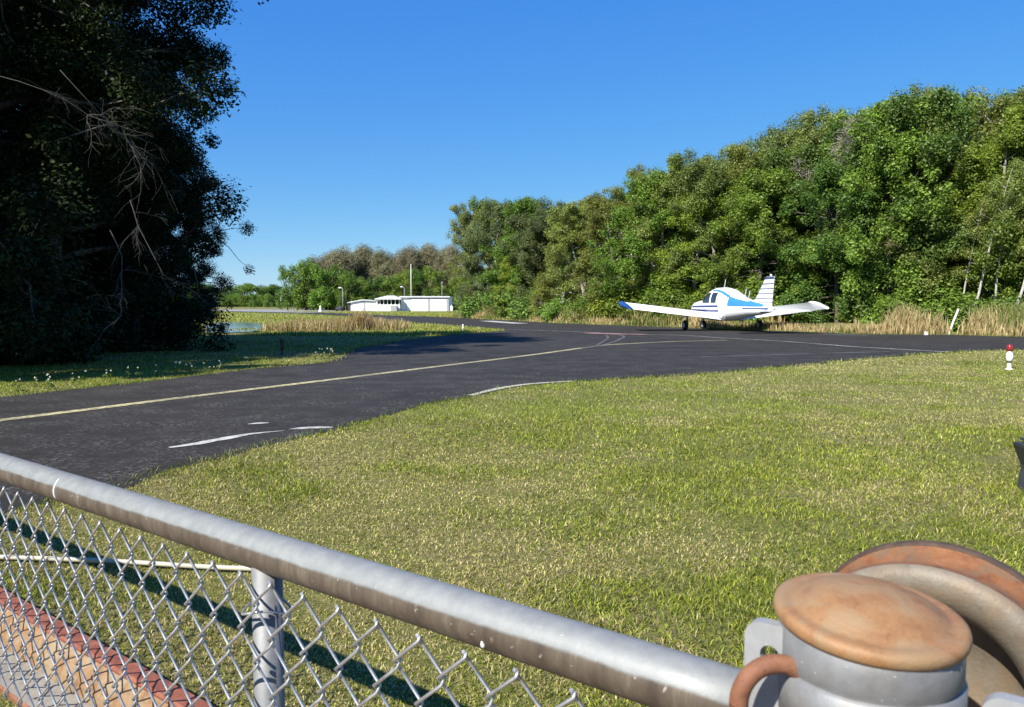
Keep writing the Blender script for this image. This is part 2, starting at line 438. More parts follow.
g = MB(); g.poly([off_pt(s_, -.09 + .04 * math.sin(s_ * 7) + .03 * math.sin(s_ * 17)) for s_ in np.linspace(-8, 9, 120)] + [(-9, -7, .006), (9, -7, .006)])
o = g.build('reflected_ground', M['reflected_ground']); tag(o, kind='structure')  # unseen brown ground on the camera side, added for the rail's reflection
if o.data.polygons[0].normal.z < 0: o.data.flip_normals()

# ------------------------------------------------------------------ GRASS
def blades(name, P, h, w, col, lean, mat, seg2=True):
    n = len(P)
    ang = rng.random(n) * 2 * np.pi; la = rng.random(n) * 2 * np.pi
    ln = (.3 + .7 * rng.random(n)) * lean if lean > .85 else rng.random(n) ** .7 * lean
    side = np.stack([np.cos(ang), np.sin(ang), np.zeros(n)], 1) * (w / 2)[:, None]
    off = np.stack([np.cos(la), np.sin(la), np.zeros(n)], 1) * (h * ln)[:, None]
    up = np.zeros((n, 3)); up[:, 2] = h * np.sqrt(np.maximum(0.08, 1 - ln ** 2))
    b = P
    mid = b + off * .35 + up * .6; tip = b + off + up
    if seg2:
        V = np.stack([b - side, b + side, mid + side * .8, mid - side * .8, tip], 1).reshape(-1, 3)
        i = np.arange(n)[:, None] * 5
        Fc = np.concatenate([i + [0, 1, 2], i + [0, 2, 3], i + [3, 2, 4]], 0)
        C = np.repeat(col, 5, 0); C[0::5] *= .75; C[1::5] *= .75
    else:
        V = np.stack([b - side, b + side, tip], 1).reshape(-1, 3)
        Fc = np.arange(n * 3).reshape(-1, 3); C = np.repeat(col, 3, 0)
    o = link(name, np_mesh(name, V, Fc, C), mat)
    return o

G1 = np.array([.155, .195, .020]); G2 = np.array([.335, .345, .045]); G3 = np.array([.49, .41, .18]); G4 = np.array([.42, .32, .18])
def lawn_colour(x, y):
    n = len(x)
    d = fbm(x, y, .45) * .55 + fbm(x + 40, y, 2.0) * .35 + fbm(x, y + 17, 7.) * .1
    dry = np.clip((d - .42) / .16, 0, 1)
    t = rng.random(n)
    p_dry = .05 + .66 * dry
    c = np.where((t < p_dry)[:, None], G3, np.where((t < p_dry + (1 - p_dry) * .5)[:, None], G2, G1))
    c = np.where(((rng.random(n) < .25) & (t < p_dry))[:, None], G4, c)
    return c * (0.5 + .85 * rng.random(n))[:, None] * (.72 + .5 * fbm(x + 5, y + 60, 9.))[:, None] * (.78 + .42 * fbm(x + 90, y + 33, .8))[:, None], dry
PU = (ray(-506, HOR)); PU.z = 0; PU.normalize()          # fence direction (away to the left)
NF = Vector((PU.y, -PU.x, 0))                            # across the fence, to the lawn side
if NF.y < 0: NF = -NF
P0 = at_y(540, 639, .845)                                # a point on the rail axis
def perp(x, y): return (x - P0.x) * NF.x + (y - P0.y) * NF.y
allP = []; 
for (d0, d1, dens, hh, ww) in [(0.2, 3, 21000, .018, .0038), (3, 5, 12000, .019, .0045), (5, 8, 5500, .021, .006), (8, 13, 2100, .024, .009), (13, 20, 650, .03, .015), (20, 34, 220, .04, .024)]:
    W = d1 * .72 + .6; A = 2 * W * (d1 - d0); n = int(A * dens)
    x = rng.uniform(-W, W, n); y = rng.uniform(d0, d1, n)
    k = (np.abs(x) < y * .70 + .8) & ~inpoly(x, y, ASPH) & (perp(x, y) > -.10)
    k &= ~((perp(x, y) < .27) & (perp(x, y) > .06))      # the beam lies here
    k &= ~((x < -5) & (y < 2.2 - x * .3) & (x < -8))
    x = x[k]; y = y[k]
    # bare spots let the soil show
    keep = rng.random(len(x)) < (0.45 + .55 * np.clip((fbm(x + 9, y + 3, 3.1) - .3) / .25, 0, 1))
    x = x[keep]; y = y[keep]
    c, dry = lawn_colour(x, y)
    tuft = fbm(x + 77, y + 15, 1.7)
    h = hh * (.55 + .9 * rng.random(len(x))) * (1.15 - .5 * dry) * (.7 + .7 * tuft)
    w = ww * (.7 + .6 * rng.random(len(x)))
    allP.append((np.stack([x, y, np.zeros(len(x))], 1), h, w, c))
P = np.concatenate([a[0] for a in allP]); h = np.concatenate([a[1] for a in allP]); w = np.concatenate([a[2] for a in allP]); c = np.concatenate([a[3] for a in allP])
near = P[:, 1] < 7
o = blades('lawn_grass', P[near], h[near], w[near], c[near], 1.25, M['grass']); tag(o, 'short mown lawn of mixed green and straw blades beyond the fence', 'grass', kind='stuff')
o = blades('lawn_grass', P[~near], h[~near], w[~near], c[~near], 1.1, M['grass'], False); tag(o, 'short mown grass beside the taxiway and out to the runway', 'grass', kind='stuff')
# rough edge of taller grass where lawn meets asphalt
E = []
for i in range(len(ASPH)):
    a = ASPH[i]; b = ASPH[(i + 1) % len(ASPH)]
    m_ = (a + b) / 2; L = np.linalg.norm(b - a)
    if 1.5 < m_[1] < 40 and abs(m_[0]) < m_[1] * .75 + 2 and L < 3:
        dens = 260 if m_[1] < 14 else 90
        k = int(L * dens); t = rng.random((k, 1)); q = a + (b - a) * t
        d = (b - a) / max(L, 1e-6); nn = np.array([d[1], -d[0]])
        E.append(q + nn * rng.normal(0, .07, (k, 1)) - nn * 0)
E = np.concatenate(E); x, y = E[:, 0], E[:, 1]
c, dry = lawn_colour(x, y); c = c * np.array([.62, .72, .62])
k = rng.random(len(x)) < .35 + .65 * np.clip((fbm(x, y, 2.0) - .35) / .2, 0, 1)
x, y, c = x[k], y[k], c[k]
hh = (.02 + .032 * rng.random(len(x))) * np.where(y > 14, 1.3, 1); ww = np.clip(.0007 * y, .005, .03)
o = blades('edge_grass', np.stack([x, y, np.zeros(len(x))], 1), hh, ww, c, .9, M['grass']); tag(o, 'ragged grass growing over the pavement edge', 'grass', kind='stuff')

# far field grass (island and airfield)
n = 150000; y = 26 + (rng.random(n) ** 1.6) * 95; x = rng.uniform(-.62, .12, n) * y
POND = [tuple(gp(*p_)[:2]) for p_ in [(205, 337), (232, 337), (262, 333.5), (266, 327.5), (260, 322.8), (243, 321.6), (200, 321.8)]]
k = ~inpoly(x, y, ASPH) & ~inpoly(x, y, POND); x, y = x[k], y[k]
c = np.where((rng.random(len(x)) < .32)[:, None], G3 * .9, np.where((rng.random(len(x)) < .5)[:, None], G2, G1)) * (0.7 + .5 * rng.random(len(x)))[:, None]
o = blades('field_grass', np.stack([x, y, np.zeros(len(x))], 1), .07 + .08 * rng.random(len(x)), .0012 * y, c, .8, M['grass'], False); tag(o, 'sunlit field grass out towards the white hangars', 'grass', kind='stuff')

# tall dry grass along the wood on the far side of the runway
FE = [gp(*p) for p in far_edge[:11]]
def strip_points(n, wmin, wmax, ys=(0, 400)):
    L = [(FE[i + 1] - FE[i]).length for i in range(len(FE) - 1)]; cum = np.cumsum([0] + L)
    # more per metre close to the camera
    t = rng.random(n) ** 1.25 * cum[-1]; idx = np.clip(np.searchsorted(cum, t) - 1, 0, len(L) - 1)
    a = np.array([(p.x, p.y) for p in FE]); q = a[idx] + (a[idx + 1] - a[idx]) * ((t - cum[idx]) / np.array(L)[idx])[:, None]
    d = (a[idx + 1] - a[idx]); d /= np.linalg.norm(d, axis=1)[:, None]; nn = np.stack([d[:, 1], -d[:, 0]], 1)
    s_ = rng.uniform(wmin, wmax, n)
    return q + nn * s_[:, None], s_, t
Pq, s_, t = strip_points(42000, .15, 3.0)
cl = fbm(Pq[:, 0], Pq[:, 1], .9); hgt = np.clip(s_ * .8 + .15, 0, 1) * (.22 + .62 * rng.random(len(s_))) * (.45 + 1.1 * np.clip((cl - .3) / .35, 0, 1))
under = (Pq[:, 0] > 8.5) & (Pq[:, 0] < 14.2) & (Pq[:, 1] > 28) & (Pq[:, 1] < 33.6)
hgt = np.where(under, np.minimum(hgt, .42) * .8, hgt)
straw = np.array([.47, .37, .19]); str2 = np.array([.37, .26, .14]); grn = np.array([.15, .18, .04])
r_ = rng.random(len(s_)); gm = np.clip((fbm(Pq[:, 0] + 31, Pq[:, 1], .45) - .42) / .2, .05, .8)
col = np.where((r_ < gm)[:, None], grn, np.where((r_ < gm + (1 - gm) * .6)[:, None], straw, str2)) * (.65 + .7 * rng.random(len(s_)))[:, None]
o = blades('tall_grass', np.concatenate([Pq, np.zeros((len(Pq), 1))], 1), hgt, .022 + .0004 * Pq[:, 1], col, .42, M['grass']); tag(o, 'tall dry straw grass along the far pavement edge before the wood', 'grass', kind='stuff')

# ------------------------------------------------------------------ TREES
def tube_np(P, r, sides=6):
    P = np.asarray(P, float); n = len(P); T = np.gradient(P, axis=0); T /= np.linalg.norm(T, axis=1)[:, None] + 1e-9
    ref = np.array([1, 0, 0]) if abs(T[0][0]) < .8 else np.array([0, 1, 0])
    A = np.cross(T, ref); A /= np.linalg.norm(A, axis=1)[:, None] + 1e-9; B = np.cross(T, A)
    th = np.arange(sides) / sides * 2 * np.pi
    V = P[:, None, :] + (A[:, None, :] * np.cos(th)[None, :, None] + B[:, None, :] * np.sin(th)[None, :, None]) * np.asarray(r)[:, None, None]
    V = V.reshape(-1, 3); i = np.arange(n - 1)[:, None] * sides; k = np.arange(sides)[None, :]; k2 = (k + 1) % sides
    Fc = np.stack([i + k, i + k2, i + sides + k2, i + sides + k], -1).reshape(-1, 4)
    return V, Fc
class Acc:
    def __init__(s): s.V = []; s.F = []; s.C = []; s.n = 0
    def add(s, V, Fc, C=None):
        s.V.append(V); s.F.append(Fc + s.n); s.n += len(V)
        if C is not None: s.C.append(C)
    def mesh(s, name, smooth=False): return np_mesh(name, np.concatenate(s.V), np.concatenate(s.F), np.concatenate(s.C) if s.C else None, smooth)
def unit(v): return v / (np.linalg.norm(v, axis=-1, keepdims=True) + 1e-9)
def leaves(acc, ctr, rad, n, size, c1, c2, flat=.75, asp=.55, bright=1.0):
    u = unit(rng.normal(size=(n, 3))); rr = rad * (rng.random(n) ** .38) * (1 + .12 * rng.normal(size=n))
    off = u * rr[:, None]; off[:, 2] *= flat
    P = ctr + off
    nrm = unit(u * .6 + np.array([0, 0, .6]) + rng.normal(size=(n, 3)) * .42)
    a = unit(np.cross(nrm, rng.normal(size=(n, 3)))); b = np.cross(nrm, a)
    L = size * (.6 + .8 * rng.random(n))[:, None]
    a = a * L * .5; b = b * L * .5 * asp
    V = np.stack([P - a, P + b, P + a, P - b], 1).reshape(-1, 3)
    Fc = np.arange(n * 4).reshape(-1, 4)
    t = rng.random((n, 1)); C = (c1 * (1 - t) + c2 * t) * bright * (.8 + .4 * rng.random((n, 1)))
    acc.add(V, Fc, np.repeat(C, 4, 0))
def branch_path(p, d, L, k=5, wob=.12, droop=0.0):
    P = [np.array(p, float)]; d = np.array(d, float); d /= np.linalg.norm(d)
    for i in range(k):
        d = d + rng.normal(size=3) * wob + np.array([0, 0, -droop]); d /= np.linalg.norm(d)
        P.append(P[-1] + d * L / k)
    return np.array(P)
def tree_meshes(name, H=10., cb=.22, cr=2.6, n_limb=16, sub=4, leaf=.13, n_leaf=30000, clump=.62, c1=(.03, .07, .01), c2=(.08, .14, .02), shape='oval', trunk_r=.16, lean=.03, twigs=False, flat=1.0):
    c1 = np.array(c1); c2 = np.array(c2)
    wood = Acc(); crown = Acc()
    tp = branch_path((0, 0, -.1), (rng.normal() * lean, rng.normal() * lean, 1), H * .93, 8, .05)
    tr = np.linspace(trunk_r, trunk_r * .15, len(tp)); tr[0] *= 1.35
    wood.add(*tube_np(tp, tr, 8)); centers = []
    for i in range(n_limb):
        f = cb + (.97 - cb) * ((i + rng.random()) / n_limb)
        q = f * (len(tp) - 1); a = int(q); a = min(a, len(tp) - 2); base = tp[a] + (tp[a + 1] - tp[a]) * (q - a)
        rel = (f - cb) / (1 - cb)
        prof = {'oval': math.sin(math.pi * (.18 + .75 * rel)) ** .7, 'cone': 1.05 - .8 * rel, 'top': .45 + .6 * math.sin(math.pi * min(1, .15 + .8 * rel)), 'col': .75 + .25 * math.sin(math.pi * rel) - .35 * rel}[shape]
        L = cr * prof * (.72 + .5 * rng.random())
        az = i * 2.399 + rng.normal() * .4; el = -.1 + .95 * rel + rng.normal() * .2
        d = np.array([math.cos(az) * math.cos(el), math.sin(az) * math.cos(el), math.sin(el)])
        lp = branch_path(base, d, L, 6, .14, .02); r0 = trunk_r * (.42 - .25 * rel)
        wood.add(*tube_np(lp, np.linspace(r0, r0 * .2, len(lp)), 5))
        for s_ in range(sub):
            t = .35 + .65 * (s_ + rng.random()) / sub; ii = min(int(t * 6), 5); bp = lp[ii] + (lp[ii + 1] - lp[ii]) * (t * 6 - ii if t * 6 - ii < 1 else 1)
            dd = unit(d + rng.normal(size=3) * .75); sl = L * (.22 + .3 * rng.random())
            sp = branch_path(bp, dd, sl, 3, .2)
            wood.add(*tube_np(sp, np.linspace(r0 * .28, r0 * .1, 4), 4)); centers.append((sp[-1], rel)); 
            if rng.random() < .6: centers.append((sp[1] + rng.normal(size=3) * .15, rel))
        centers.append((lp[-1], rel))
    top = tp[-1]
    for k in range(4): centers.append((top + rng.normal(size=3) * np.array([.4, .4, .3]) * clump, 1))
    per = max(6, n_leaf // len(centers))
    for cpt, rel in centers:
        rad = clump * (.55 + .75 * rng.random()); br = .84 + .32 * rng.random()
        m = int(per * (rad / clump) ** 1.6 * (.7 + .6 * rng.random())) + 4
        if twigs: leaves(crown, cpt, rad * 1.1, m, leaf * 4.5, c1, c2, 1.0, .035, br)
        else: leaves(crown, cpt, rad, m, leaf, c1, c2, flat, .55, br)
    return wood.mesh(name + '_trunk', True), crown.mesh(name + '_crown')
def make_tree(name, ms, bm, cm):
    r = empty(name); link('trunk', ms[0], bm, r); link('crown', ms[1], cm, r); return r
# right-hand wood prototypes (heights about 10 m)
DG = ((.060, .120, .024), (.125, .205, .040)); MG = ((.100, .170, .026), (.205, .29, .046)); YG = ((.175, .235, .028), (.30, .36, .055)); OG = ((.135, .172, .040), (.235, .27, .072)); GG = ((.09, .132, .05), (.175, .22, .085))
protos = {
 'broad': make_tree('broad_leaf_tree', tree_meshes('broad', 10, .08, 2.7, 28, 7, .125, 76000, .44, *MG), M['bark'], M['leaf']),
 'dark': make_tree('dark_leaf_tree', tree_meshes('dark', 10, .08, 2.5, 28, 7, .12, 74000, .42, *DG), M['bark'], M['leaf']),
 'yellow': make_tree('yellow_green_tree', tree_meshes('yellow', 10, .08, 2.2, 26, 7, .11, 62000, .38, *YG, shape='col'), M['bark_pale'], M['leaf']),
 'olive': make_tree('olive_green_tree', tree_meshes('olive', 10, .10, 2.2, 28, 7, .10, 64000, .36, *OG, shape='top', lean=.08), M['bark_pale'], M['leaf']),
 'tall': make_tree('slender_tree', tree_meshes('tall', 10, .30, 1.7, 24, 6, .10, 38000, .33, *OG, shape='top', lean=.1), M['bark_pale'], M['leaf']),
 'grey': make_tree('grey_green_oak', tree_meshes('grey', 10, .08, 2.8, 28, 7, .11, 76000, .42, *GG), M['bark'], M['leaf']),
 'sap': make_tree('pale_sapling', tree_meshes('sap', 10, .45, 1.1, 14, 4, .10, 9000, .34, *OG, shape='top', trunk_r=.085, lean=.14), M['bark_white'], M['leaf']),
 'bare': make_tree('bare_tree', tree_meshes('bare', 10, .25, 2.2, 22, 5, .14, 12000, .6, (.15, .13, .11), (.26, .23, .20), twigs=True, trunk_r=.13), M['bark_pale'], M['twig']),
}
used = set()
def place_tree(kind, x, y, H, label, group, P=protos, wide=1.0, base=10., cat='tree', z=0):
    if kind not in used: o = P[kind]; used.add(kind)
    else: o = copy_tree(P[kind])
    s_ = H / base; o.location = (x, y, z); o.rotation_euler = (0, 0, random.uniform(0, 6.28)); o.scale = (s_ * wide, s_ * wide, s_)
    tag(o, label, cat, group); return o
sky_px = [(440, 225), (452, 203), (480, 193), (520, 194), (545, 196), (565, 203), (600, 190), (630, 180), (655, 162), (690, 150), (720, 140), (740, 128), (765, 133), (800, 114), (830, 104), (870, 93), (905, 92), (925, 84), (950, 101), (1000, 106), (1030, 98), (1200, 90)]
def skyline(px): return float(np.interp(px, [a for a, b in sky_px], [b for a, b in sky_px]))
def edge_at(px):   # depth of the far pavement edge at this column
    return HC * F / (float(np.interp(px, [p[0] for p in far_edge[::-1]], [p[1] for p in far_edge[::-1]])) - HOR)
def H_for(px, Y, f=1.0): return (HC + (HOR - skyline(px)) / F * Y) * f
TW = 'trees of the wood across the runway'
front = [ # px, extra depth, kind, height factor, label
 (483, 6, 'grey', .97, 'dark grey-green oak at the far end of the wood, nearest the hangars'),
 (508, 4, 'yellow', .50, 'small bright yellow-green tree low in front of the grey-green oak'),
 (532, 8, 'grey', .98, 'grey-green oak with open crown, second from the hangar end of the wood'),
 (540, 3, 'yellow', .34, 'lowest bright yellow-green bushy tree between the oaks and the blue wingtip'),
 (560, 5, 'olive', .9, 'olive green tree beside the second oak, taller than the bush before it'),
 (590, 4, 'tall', .98, 'slender pale-trunked tree left above the blue wingtip'),
 (617, 5, 'olive', .97, 'olive green tree rising straight above the blue wingtip'),
 (645, 4.5, 'broad', .93, 'mid green tree above the outer half of the near wing'),
 (668, 6, 'tall', .97, 'slender tree with a bright white trunk above the inner near wing'),
 (695, 5, 'yellow', .8, 'tall yellow-green tree directly above the cowling'),
 (722, 5.5, 'olive', .95, 'olive green tree directly above the cabin roof'),
 (752, 5, 'broad', .78, 'mid green tree directly behind the striped tail fin'),
 (783, 8.0, 'dark', .88, 'dark green tree just right of the striped tail fin'),
 (806, 8.2, 'broad', .80, 'broad mid green tree above the far wingtip'),
 (838, 6.2, 'dark', .76, 'dark green tall tree in front of the bare grey crown'),
 (882, 5.2, 'broad', .88, 'bright broad-leaved tree left of the leaning white post'),
 (905, 5.5, 'dark', .93, 'tallest dark green tree rising behind the leaning white post'),
 (940, 5, 'olive', .86, 'olive green tree just right of the leaning white post'),
 (974, 8.5, 'tall', .97, 'slender pale trunk tree over the dark gap in the wood'),
 (1003, 5, 'yellow', .92, 'yellow-green tree with pale trunks above the red-topped light'),
 (1040, 5, 'broad', .95, 'mid green tree at the right end of the wood, cut by the frame'),
]
for px, dd, kind, f, lab in front:
    Y = edge_at(px) + dd; H = H_for(px, Y, f * random.uniform(.95, 1.0) * (1.07 if px > 860 else 1.0))
    place_tree(kind, xw(px, Y), Y, H, lab, TW, wide=float(np.clip(9.2 / H, .8, 1.3)))
for px, dd, f, lab in [(561, 3.2, .62, 'thin pale-trunked sapling at the wood edge left of the blue wingtip'), (650, 3.4, .85, 'thin sapling with a bright white trunk above the outer near wing'), (577, 3.0, .5, 'short thin pale sapling just left of the blue wingtip'),
        (955, 3.6, .6, 'thin pale sapling just right of the leaning white post'), (967, 3.2, .78, 'second thin pale sapling right of the leaning white post'), (989, 3.6, .7, 'thin pale sapling left of the red-topped light in the dark gap'), (1008, 3.2, .85, 'thin pale sapling straight above the red-topped light')]:
    Y = edge_at(px) + dd; place_tree('sap', xw(px, Y), Y, H_for(px, Y, f), lab, 'pale saplings along the wood edge')
kinds = ['broad', 'dark', 'olive', 'grey', 'olive', 'broad', 'yellow', 'tall']
BK = 'tree deeper in the dense wood, its crown just showing between the front trees'
for row, (dd, f) in enumerate([(9, .95), (14, .97), (20, .93)]):
    px = 482 + row * 12
    while px < 1110:
        Y = edge_at(px) + dd * (1 if px > 520 else 1.5); H = H_for(px, Y, f * random.uniform(.90, 1.0) * (1.05 if px > 850 else 1.0))
        if px < 470: H *= .9
        place_tree(random.choice(kinds), xw(px, Y) + random.uniform(-.5, .5), Y, H, BK, 'trees deeper in the wood', wide=float(np.clip(9.6 / H, .8, 1.3)))
        px += 25 if row < 2 else 32
        if row == 0 and 806 < px < 852: px = 856
Y = edge_at(838) + 9.0
for px, q in ((831, .90),):
    place_tree('bare', xw(px, Y), Y + 0, H_for(px, Y, q), 'leafless grey tree showing pale twigs high in the wood' if px == 831 else 'smaller leafless grey tree beside the taller bare one', 'bare trees in the wood', wide=.85)
# shrubs at the foot of the wood
def shrub_mesh(name, r, h, n, leaf, c1, c2):
    wood = Acc(); crown = Acc(); c1 = np.array(c1); c2 = np.array(c2)
    for k in range(9):
        az = rng.random() * 6.28; d = np.array([math.cos(az) * .6, math.sin(az) * .6, 1]); L = h * (.6 + .4 * rng.random())
        p = branch_path((rng.normal() * .1, rng.normal() * .1, -.05), d, L, 4, .15); wood.add(*tube_np(p, np.linspace(.02, .006, 5), 4))
        for q in range(4):
            leaves(crown, p[1 + q % 4] + rng.normal(size=3) * np.array([r, r, h * .3]) * .35 + [0, 0, .1], r * (.28 + .25 * rng.random()), n // 36, leaf, c1, c2, .9, .5, .7 + .6 * rng.random())
    for v in crown.V: v[:, 2] = np.maximum(v[:, 2], .01)
    return wood.mesh(name + '_stem', True), crown.mesh(name + '_foliage')
def make_shrub(name, ms, cm):
    r = empty(name); link('stem', ms[0], M['bark'], r); link('foliage', ms[1], cm, r); return r
shr = {'s_mid': make_shrub('leafy_shrub', shrub_mesh('shrub_mid', 1.2, 1.6, 7000, .13, *MG), M['leaf']),
       's_yel': make_shrub('bright_shrub', shrub_mesh('shrub_yel', 1.2, 1.5, 6000, .12, *YG), M['leaf']),
       's_dark': make_shrub('dark_shrub', shrub_mesh('shrub_dark', 1.3, 1.7, 7000, .10, *DG), M['leaf_dark']),
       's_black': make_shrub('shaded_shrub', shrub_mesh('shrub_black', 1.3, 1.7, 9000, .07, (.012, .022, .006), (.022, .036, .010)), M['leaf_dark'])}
px = 482; i = 0
while px < 1080:
    Y = edge_at(px) + random.uniform(3.2, 4.4) + (3.2 if 752 < px < 876 else 0); s_ = random.uniform(.75, 1.35) * (1.05 if px < 560 else 1.0)
    o = place_tree(random.choice(['s_mid', 's_yel', 's_mid', 's_dark']), xw(px, Y), Y, s_ * 1.5, 'low green shrub in the row along the foot of the wood behind the dry grass', 'shrubs at the foot of the wood', shr, 1.25, 1.5, 'shrub')
    px += random.uniform(18, 32); i += 1

# ---- dark wood on the left
LP = {
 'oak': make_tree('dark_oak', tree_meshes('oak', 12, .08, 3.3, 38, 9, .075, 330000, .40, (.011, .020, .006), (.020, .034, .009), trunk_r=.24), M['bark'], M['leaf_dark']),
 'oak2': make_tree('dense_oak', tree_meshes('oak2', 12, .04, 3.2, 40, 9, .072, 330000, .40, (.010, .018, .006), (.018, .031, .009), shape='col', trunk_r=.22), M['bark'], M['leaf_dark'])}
LW = 'shaded trees of the dark wood beside the taxiway'
left = [ # x, y, H, kind, label
 (-10.0, 13.8, 12.5, 'oak', 'dark shaded oak nearest the camera with pale bare branches hanging out'),
 (-10.7, 17.4, 12, 'oak2', 'dark dense oak whose crown bulges furthest over the grass verge'),
 (-10.1, 21.6, 5.6, 'oak', 'dark oak in the middle of the shaded wood edge'),
 (-13.2, 26.0, 4.6, 'oak2', 'dark low-branched oak nearest the pond'),
 (-14.2, 14.8, 12, 'oak2', None), (-15.0, 19.5, 8, 'oak', None), (-16.0, 24.5, 5.5, 'oak2', None), (-18.6, 17, 9.5, 'oak', None),
 (-19.5, 22.5, 9.5, 'oak2', None), (-18.6, 29.5, 5.0, 'oak', None), (-21, 27, 6.5, 'oak2', None), (-14.6, 9.6, 12.5, 'oak', None), (-18.8, 11.6, 13, 'oak2', None), (-25, 34, 6, 'oak', None),
 (-12.6, 15.6, 9, 'oak2', None), (-12.9, 19.6, 9, 'oak', None), (-12.6, 11.4, 10, 'oak2', None), (-17, 13.5, 9, 'oak', None), (-11.2, 7.2, 7.8, 'oak2', None), (-12.6, 9.0, 8.4, 'oak', None), (-9.3, 15.6, 9.2, 'oak', None), (-9.6, 19.6, 7.0, 'oak', None)]
for x, y, H, kind, lab in left:
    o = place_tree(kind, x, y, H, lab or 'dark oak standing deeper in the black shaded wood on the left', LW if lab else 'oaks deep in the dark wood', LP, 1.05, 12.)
# pale bare branches hanging in front of the nearest dark tree
near_oak = [o for o in S.objects if o.get('label', '').startswith('dark shaded oak nearest')][0]
near_oak.rotation_euler = (0, 0, 0)
bpy.context.view_layer.update()
inv = near_oak.matrix_world.inverted() if False else (Matrix.Translation(near_oak.location) @ Matrix.Diagonal((near_oak.scale.x, near_oak.scale.y, near_oak.scale.z, 1))).inverted()
acc = Acc()
def bare(p, d, L, r, depth):
    P = branch_path(p, d, L, 6, .16, .05)
    acc.add(*tube_np(P, np.linspace(r, r * .45, len(P)), 5))
    if depth > 0:
        for k in range(7 if depth > 1 else 8):
            i = random.randint(1, 6)
            bare(P[i], unit((P[i] - P[i - 1]) / L + rng.normal(size=3) * .11), L * random.uniform(.3, .55), r * .5, depth - 1)
for (px, py, Y, dx, dy, dz, L) in [(-5, 75, 11.0, 1, .1, -.15, 2.3), (60, 70, 11.2, .8, -.2, -.7, 2.0), (110, 230, 11.6, .5, -.1, -1, 1.7), (130, 200, 12, .2, -.2, -1, 1.6)]:
    acc = Acc(); p = at_y(px, py, Y); bare(np.array(p), np.array([dx, dy, dz]), L * .8, .0065, 2)
    V = np.concatenate(acc.V); Vh = np.concatenate([V, np.ones((len(V), 1))], 1) @ np.array(inv).T
    o = link('bare_branch', np_mesh('bare_branch', Vh[:, :3], np.concatenate(acc.F), None, True), M['twigbark'], near_oak)
    tag(o, 'pale leafless hanging branch')
# shaded undergrowth along the wood edge
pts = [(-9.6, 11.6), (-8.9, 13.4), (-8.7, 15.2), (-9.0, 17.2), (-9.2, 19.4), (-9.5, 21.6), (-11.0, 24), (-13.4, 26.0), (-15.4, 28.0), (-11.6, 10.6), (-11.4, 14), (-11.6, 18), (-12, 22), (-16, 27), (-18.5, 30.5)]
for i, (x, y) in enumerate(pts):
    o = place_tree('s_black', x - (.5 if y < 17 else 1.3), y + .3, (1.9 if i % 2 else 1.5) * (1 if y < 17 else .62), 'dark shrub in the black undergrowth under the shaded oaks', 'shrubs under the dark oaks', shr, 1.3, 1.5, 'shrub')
# flowers on the verge
EL = [gp(*p) for p in isl_bot[3:9]]
n = 85; acc = Acc(); st = Acc()
for k in range(n):
    i = random.randint(0, len(EL) - 2); t = random.random(); p = EL[i].lerp(EL[i + 1], t)
    if p.y > 15: continue
    p = p + Vector((-.5, .85, 0)).normalized() * abs(random.gauss(.08, .25)) + Vector((-.1, .2, 0))
    if fbm(np.array([p.x]), np.array([p.y]), .7)[0] < .45: continue
    z = random.uniform(.06, .2)
    leaves(acc, np.array([p.x, p.y, z]), .012, 7, .018, np.array([.6, .6, .55]), np.array([.75, .75, .7]), 1, .9)
    leaves(acc, np.array([p.x, p.y, z * .5]), .05, 8, .06, np.array([.06, .1, .015]), np.array([.1, .15, .03]), 1, .3)
o = link('wild_flowers', acc.mesh('wild_flowers'), M['grass']); tag(o, 'small white wild flowers along the sunlit verge under the dark trees', 'flowers', kind='stuff')

# ---- far woods behind the hangars
FP = {
 'fgreen': make_tree('distant_green_tree', tree_meshes('fgreen', 10, .05, 3.4, 16, 3, .34, 6000, 1.0, *MG, shape='col'), M['bark'], M['leaf']),
 'fbrown': make_tree('distant_bare_tree', tree_meshes('fbrown', 10, .15, 2.6, 22, 4, .26, 9000, 1.0, (.13, .125, .065), (.22, .20, .115), twigs=True, shape='col'), M['bark_pale'], M['twig']),
 'fdark': make_tree('distant_dark_tree', tree_meshes('fdark', 10, .05, 3.2, 16, 3, .34, 6000, 1.0, *DG), M['bark'], M['leaf'])}
def far_tree(kind, px, Y, ytop, lab, grp, wide=1.0):
    H = HC + (HOR - ytop) / F * Y
    return place_tree(kind, xw(px, Y), Y, H, lab, grp, FP, wide)
FG = 'distant trees behind the white hangars'
for px, yt in [(288, 269), (298, 264), (307, 262)]:
    far_tree('fgreen', px, 150, yt, {288: 'bright green distant tree at the left end of the wood behind the hangars', 298: 'bright green distant tree, second from the left end of the hangar wood', 307: 'green distant tree left of the lamp post'}[px], FG, .9)
for i, px in enumerate(range(312, 462, 7)):
    far_tree('fbrown', px + random.uniform(-3, 3), 163 + random.uniform(-4, 8), 254 + random.uniform(-5, 6) + (8 if px < 325 else 0), 'leafless brown-grey distant tree topping the wood behind the hangars', 'bare trees behind the hangars', 1.1)
for i, px in enumerate(range(306, 465, 8)):
    far_tree(random.choice(['fgreen', 'fdark', 'fgreen']), px, 152 + random.uniform(-3, 3), random.uniform(267, 286), 'low green distant tree in the row between the hangars and the bare wood', 'green trees behind the hangars', 1.15)
for i, px in enumerate(range(322, 470, 14)):
    far_tree('fdark', px, 172, random.uniform(264, 272), 'dark distant tree at the back of the hangar wood', 'green trees behind the hangars', 1.4)
for i, px in enumerate(range(170, 292, 5)):
    far_tree(random.choice(['fdark', 'fgreen']), px, 420 + random.uniform(-40, 40), 288 + random.uniform(-4, 8), 'very distant tree on the horizon at the far end of the airfield', 'trees on the horizon', 2.3)
